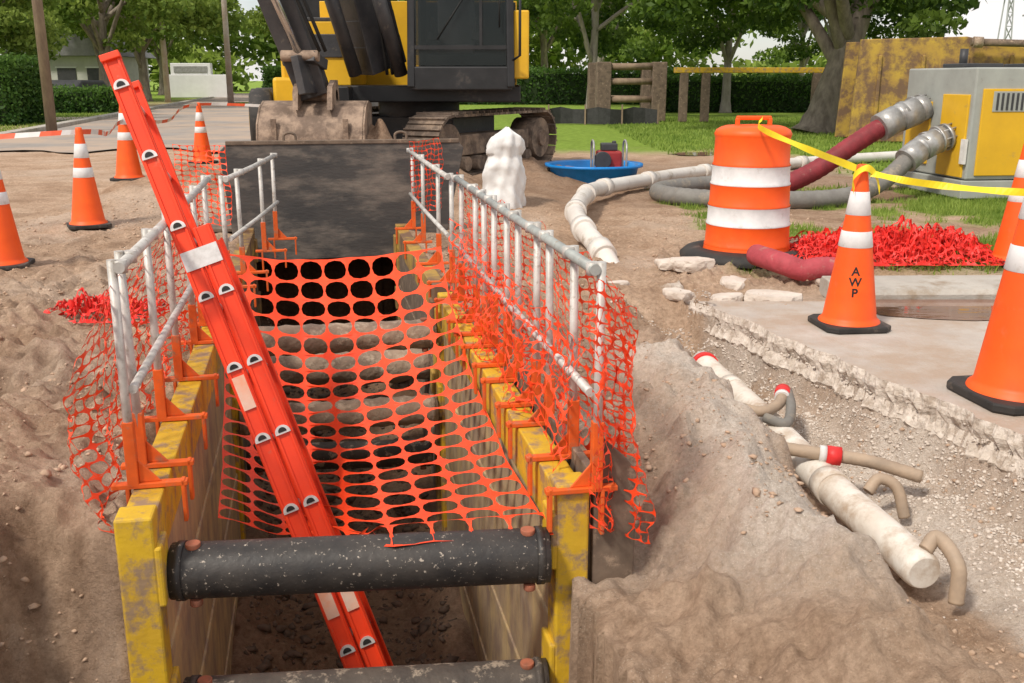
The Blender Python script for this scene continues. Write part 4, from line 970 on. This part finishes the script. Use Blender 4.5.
# ------------------------------------------------------------------ vegetation
def leaves(name, n, clumps, leaf, mat, seed, shell=.45):
    rng = np.random.RandomState(seed); C = np.array([c[:3] for c in clumps], float); Rr = np.array([c[3:6] for c in clumps], float)
    wgt = Rr.prod(1) ** .7; k = rng.choice(len(clumps), n, p=wgt / wgt.sum())
    d = rng.normal(0, 1, (n, 3)); d /= np.linalg.norm(d, axis=1)[:, None]
    rad = shell + (1 - shell) * rng.rand(n) ** .6
    lob = 1 + .7 * fbm(d[:, 0] * 2.2 + k * 3.1, d[:, 1] * 2.2 + d[:, 2] * 2.3, seed, 3)
    p = C[k] + Rr[k] * d * (rad * lob)[:, None]
    a = rng.normal(0, 1, (n, 3)); a /= np.linalg.norm(a, axis=1)[:, None]; b_ = rng.normal(0, 1, (n, 3)); b_ = np.cross(a, b_); b_ /= np.linalg.norm(b_, axis=1)[:, None]
    s = leaf * (.6 + .8 * rng.rand(n))[:, None]
    V = np.stack([p - a * s, p - b_ * s * .55, p + a * s, p + b_ * s * .55], 1)
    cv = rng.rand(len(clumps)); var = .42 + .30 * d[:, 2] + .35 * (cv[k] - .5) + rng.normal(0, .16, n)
    return np_mesh(name, V.reshape(-1, 3), 4, np.arange(4 * n), mat, np.repeat(np.clip(var, 0, 1), 4))
def tree_kind(seed, height, spread, tr, n, leaf, lmat, bmat, low=.35, lean=(0, 0), limbs=6, coff=0):
    rng = random.Random(seed); gg = G()
    top = Vector((lean[0], lean[1], height * .55))
    P = crom([(0, 0, -.1), (lean[0] * .2 + .05 * tr, lean[1] * .2, height * .12), (lean[0] * .6, lean[1] * .6, height * .32), tuple(top)], 6)
    gg.tube(P, [tr * (1.5 if i == 0 else 1.15 if i < 3 else 1) * (1 - .55 * i / len(P)) for i in range(len(P))], bmat, 14)
    cl = []
    for k in range(limbs):
        a = k * 6.283 / limbs + rng.uniform(-.3, .3); s = P[int(len(P) * rng.uniform(.45, .95)) - 1]
        e = Vector((math.cos(a) * spread * rng.uniform(.5, .85) + coff, math.sin(a) * spread * rng.uniform(.5, .85), height * rng.uniform(.5, .85))) + Vector((lean[0], lean[1], 0))
        m_ = (s + e) / 2 + Vector((0, 0, height * .05)); Q = crom([s, m_, e], 5)
        gg.tube(Q, [tr * .42 * (1 - .75 * i / len(Q)) for i in range(len(Q))], bmat, 8)
        for q in range(4):
            c_ = e + Vector((rng.uniform(-1, 1), rng.uniform(-1, 1), rng.uniform(-.9, .8))) * spread * .38
            rr = spread * rng.uniform(.15, .28); cl.append((c_.x, c_.y, max(c_.z, height * low + rr * .4), rr * 1.2, rr * 1.2, rr * .7))
    for q in range(int(limbs * 2.2)):
        a = rng.uniform(0, 6.28); rr = spread * rng.uniform(.13, .26); d = spread * rng.uniform(.1, .95)
        cl.append((lean[0] + coff + math.cos(a) * d, lean[1] + math.sin(a) * d, height * (low + (1 - low) * rng.uniform(.0, 1) * (1 - .5 * d / spread)), rr * 1.2, rr * 1.2, rr * .6))
    return gg, cl, (n, leaf, lmat, seed)
def plant_tree(kind, loc, label, rotz=0, group=None, sc=1):
    gg, cl, (n, leaf, lm, seed) = kind
    r = root("tree", label, "tree", loc, rotz, group); r.scale = (sc,) * 3
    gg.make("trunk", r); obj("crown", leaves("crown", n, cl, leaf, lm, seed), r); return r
big = tree_kind(11, 9.5, 4.8, .50, 34000, .11, mLeaf, mBark, .27, (1.6, .3), 9, -1.6)
plant_tree(big, (8.55, 28.5, 0), "large leaning oak with thick grey trunk on the verge")
t2 = tree_kind(12, 9, 4.4, .22, 20000, .12, mLeaf, mBarkPale, .30, (.2, 0), 8)
a_ = plant_tree(t2, (3.05, 40.0, 0), "slender pale trunked tree on the grass verge", 0, "verge trees", 1.0)
copy_thing(a_, (9.6, 46, 0), 1.3, "dense green tree behind the stored shoring", 1.05)
copy_thing(a_, (5.0, 58, 0), 3.6, "dense green tree behind the stored shoring", 1.1)
copy_thing(a_, (17.5, 62, 0), 2.5, "dense green tree behind the stored shoring", 1.0)
copy_thing(a_, (13.2, 41, 0), 4.4, "dense green tree behind the stored shoring", .8)
t3 = tree_kind(13, 11, 5.5, .32, 22000, .16, mLeafY, mBark, .27, (.4, 0), 9)
b_ = plant_tree(t3, (-21.5, 54, 0), "bright green street tree beside the road", .3, "street trees")
for (x, y, rz, s) in ((-38, 60, 1.1, 1.1), (-25, 70, 2.2, 1.15), (-46, 78, 3.1, 1.2), (-16.5, 95, 4.0, 1.3), (-34, 100, .6, 1.3), (-6, 88, 5.1, 1.25), (3, 90, 2.6, 1.3), (-19.2, 36.5, 2.9, .62)):
    copy_thing(b_, (x, y, 0), rz, "bright green street tree beside the road", s)
r = root("utility_pole", "brown wooden utility pole beside the hedge", "utility pole", (-12.9, 28.5, 0))
gg = G(); gg.tube([(0, 0, -.1), (0, 0, 9)], [.15, .12], mWood, 14); gg.make("pole", r); gg = G(); gg.box((0, 0, 8.3), (2.2, .12, .14), mWood); gg.make("cross_arm", r)
for (x, y, lb) in ((-22.5, 67, "pale concrete utility pole by the road"), (-17.3, 63, "thin pale utility pole among the street trees")):
    r = root("utility_pole", lb, "utility pole", (x, y, 0)); gg = G(); gg.tube([(0, 0, -.1), (0, 0, 11)], [.2, .13], mConcrete, 12); gg.make("pole", r); gg = G(); gg.box((0, 0, 10), (2.4, .14, .16), mWood); gg.make("cross_arm", r)
def hedge(c, d, n, leaf, label, seed, rotz=0, mat=mHedge):
    rng = np.random.RandomState(seed)
    p = rng.uniform(-.5, .5, (n, 3)); ax = rng.randint(0, 3, n); sg = np.where(rng.rand(n) < .5, -.5, .5)
    for q in range(3): p[ax == q, q] = sg[ax == q] * (1 - .12 * rng.rand((ax == q).sum()))
    p = p * np.array(d); p += .08 * rng.normal(0, 1, (n, 3)) + .12 * np.stack([fbm(p[:, 0] * 2, p[:, 2] * 2, 5, 2)] * 3, -1); p[:, 2] = np.maximum(p[:, 2] + d[2] / 2, 0)
    a = rng.normal(0, 1, (n, 3)); a /= np.linalg.norm(a, axis=1)[:, None]; b_ = np.cross(a, rng.normal(0, 1, (n, 3))); b_ /= np.linalg.norm(b_, axis=1)[:, None]
    s = leaf * (.6 + .8 * rng.rand(n))[:, None]; V = np.stack([p - a * s, p - b_ * s * .55, p + a * s, p + b_ * s * .55], 1)
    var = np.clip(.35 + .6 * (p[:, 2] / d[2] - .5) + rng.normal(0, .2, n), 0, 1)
    r = root("hedge", label, "hedge", c, rotz, "clipped hedges")
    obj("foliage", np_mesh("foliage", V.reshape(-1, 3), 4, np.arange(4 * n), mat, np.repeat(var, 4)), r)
    gg = G(); gg.box((0, 0, d[2] * .45), (d[0] * .86, d[1] * .8, d[2] * .86), mHedge2); gg.make("inner_shade_core", r)  # solid dark core: shade between the leaves put into its colour
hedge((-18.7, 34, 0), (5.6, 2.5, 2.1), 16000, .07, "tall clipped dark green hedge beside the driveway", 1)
hedge((-20.0, 46, 0), (6, 2.0, 1.0), 9000, .08, "low clipped hedge along the lawn", 2)
hedge((11.2, 47, 0), (9.5, 1.6, 1.5), 12000, .08, "long clipped hedge behind the stored shoring", 3)
hedge((2.0, 62, 0), (16, 2, 2.0), 14000, .10, "long hedge at the far side of the verge", 4)
hedge((-11, 100, 0), (26, 3, 2.6), 14000, .14, "long hedge at the end of the road", 5)
hedge((28, 64, 0), (24, 2, 1.6), 14000, .12, "long hedge by the substation", 6)
rngc = random.Random(4); cl = []
for k in range(110):
    x = rngc.uniform(-150, 80); hh = 11 if x < 28 else 4
    cl.append((x, 135 + rngc.uniform(-8, 8), rngc.uniform(.5, hh), rngc.uniform(4, 8), 4, rngc.uniform(2.5, 5) * (1 if x < 28 else .5)))
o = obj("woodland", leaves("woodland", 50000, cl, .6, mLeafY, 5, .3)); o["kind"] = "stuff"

# ------------------------------------------------------------------ house etc
r = root("house", "low grey house with dark shingle roof behind the trees", "house", (-31.5, 76, 0))
gg = G(); gg.box((0, 0, 1.5), (7, 7, 3.0), mHouse); gg.make("wall", r)
gg = G(); gg.prism([(-4.0, 3.0), (4.0, 3.0), (2.4, 4.5), (-2.4, 4.5)], (0, 8.4, 0), mRoof, (0, -4.2, 0), (1, 0, 0), (0, 0, 1)); gg.make("roof", r, bevel=.05)
for xx in (-2.2, .2, 2.3):
    wn = obj("window", None, r); gg = G(); gg.box((xx, -3.53, 1.6), (1.3, .06, 1.2), mDarkGrey); gg.make("pane", wn)
    for zz in (.94, 2.26): gg = G(); gg.box((xx, -3.54, zz), (1.5, .1, .1), mWhite); gg.make("sill", wn)
r = root("monument_sign", "low pale blocky concrete sign wall at the roadside", "sign", (-25.6, 84, 0), .05); r.scale = (1.4,) * 3
gg = G(); gg.box((0, 0, .65), (3.5, .6, 1.3), mWhite); gg.make("base_block", r, bevel=.03)
gg = G(); gg.box((-.35, .05, 1.62), (2.3, .5, .64), mWhite); gg.make("upper_block", r, bevel=.03)
gg = G(); gg.box((-.35, -.22, 1.60), (1.9, .05, .36), mSteel); gg.make("panel", r, bevel=.01)
r = root("parked_car", "dark parked car beyond the hedge", "car", (-20.6, 49, 0), 1.4)
gg = G(); gg.prism([(-2.1, .35), (2.1, .35), (2.15, .75), (1.3, .9), (.7, 1.38), (-1.1, 1.4), (-1.8, .95), (-2.15, .85)], (0, 1.7, 0), mDarkGrey, (0, -.85, 0), (1, 0, 0), (0, 0, 1)); gg.make("body", r, bevel=.08)
for sx in (-1.3, 1.3):
    for sy in (-.87, .72): gg = G(); gg.tube([(sx, sy, .33), (sx, sy + .16, .33)], .33, mRubber, 20); gg.make("wheel", r)
gg = G(); gg.box((-.2, 0, 1.12), (1.7, 1.72, .3), mCabBlack); gg.make("window", r)
def mast(loc, h, label):
    r = root("lattice_mast", label, "lattice mast", loc, .3, "substation masts"); gg = G(); wd = .6
    for (i, j) in ((-1, -1), (1, -1), (1, 1), (-1, 1)): gg.beam((i * wd, j * wd, 0), (i * .15, j * .15, h), .12, mMast)
    for k in range(9):
        z0, z1 = h * k / 9, h * (k + 1) / 9; w0 = wd + (.15 - wd) * k / 9; w1 = wd + (.15 - wd) * (k + 1) / 9
        s_ = 1 if k % 2 else -1
        gg.beam((-s_ * w0, -w0, z0), (s_ * w1, -w1, z1), .07, mMast); gg.beam((w0, -s_ * w0, z0), (w1, s_ * w1, z1), .07, mMast); gg.beam((-w0, -w0, z0), (w0, -w0, z0), .07, mMast)
    gg.make("lattice", r)
    for q, l_ in ((.8, 4), (.95, 3)): gg = G(); gg.box((0, 0, h * q), (l_, .15, .15), mMast); gg.make("cross_arm", r)
for (x, y, h) in ((45, 95, 11), (49.5, 98, 9), (53, 95, 12), (56, 102, 10), (43, 105, 8), (47, 90, 10)): mast((x, y, 0), h, "grey steel lattice mast in the distant substation")
fr = root("metal_fence", "grey metal fence in front of the substation", "fence", (0, 0, 0))
gg = G()
for z_ in (.2, 1.2, 2.35): gg.box((46.4, 88, z_), (25, .04, .05), mMast)
gg.make("rails", fr)
for k in range(14): gg = G(); gg.box((34 + k * 1.9, 88.07, 1.2), (.08, .08, 2.4), mMast); gg.make("post", fr)
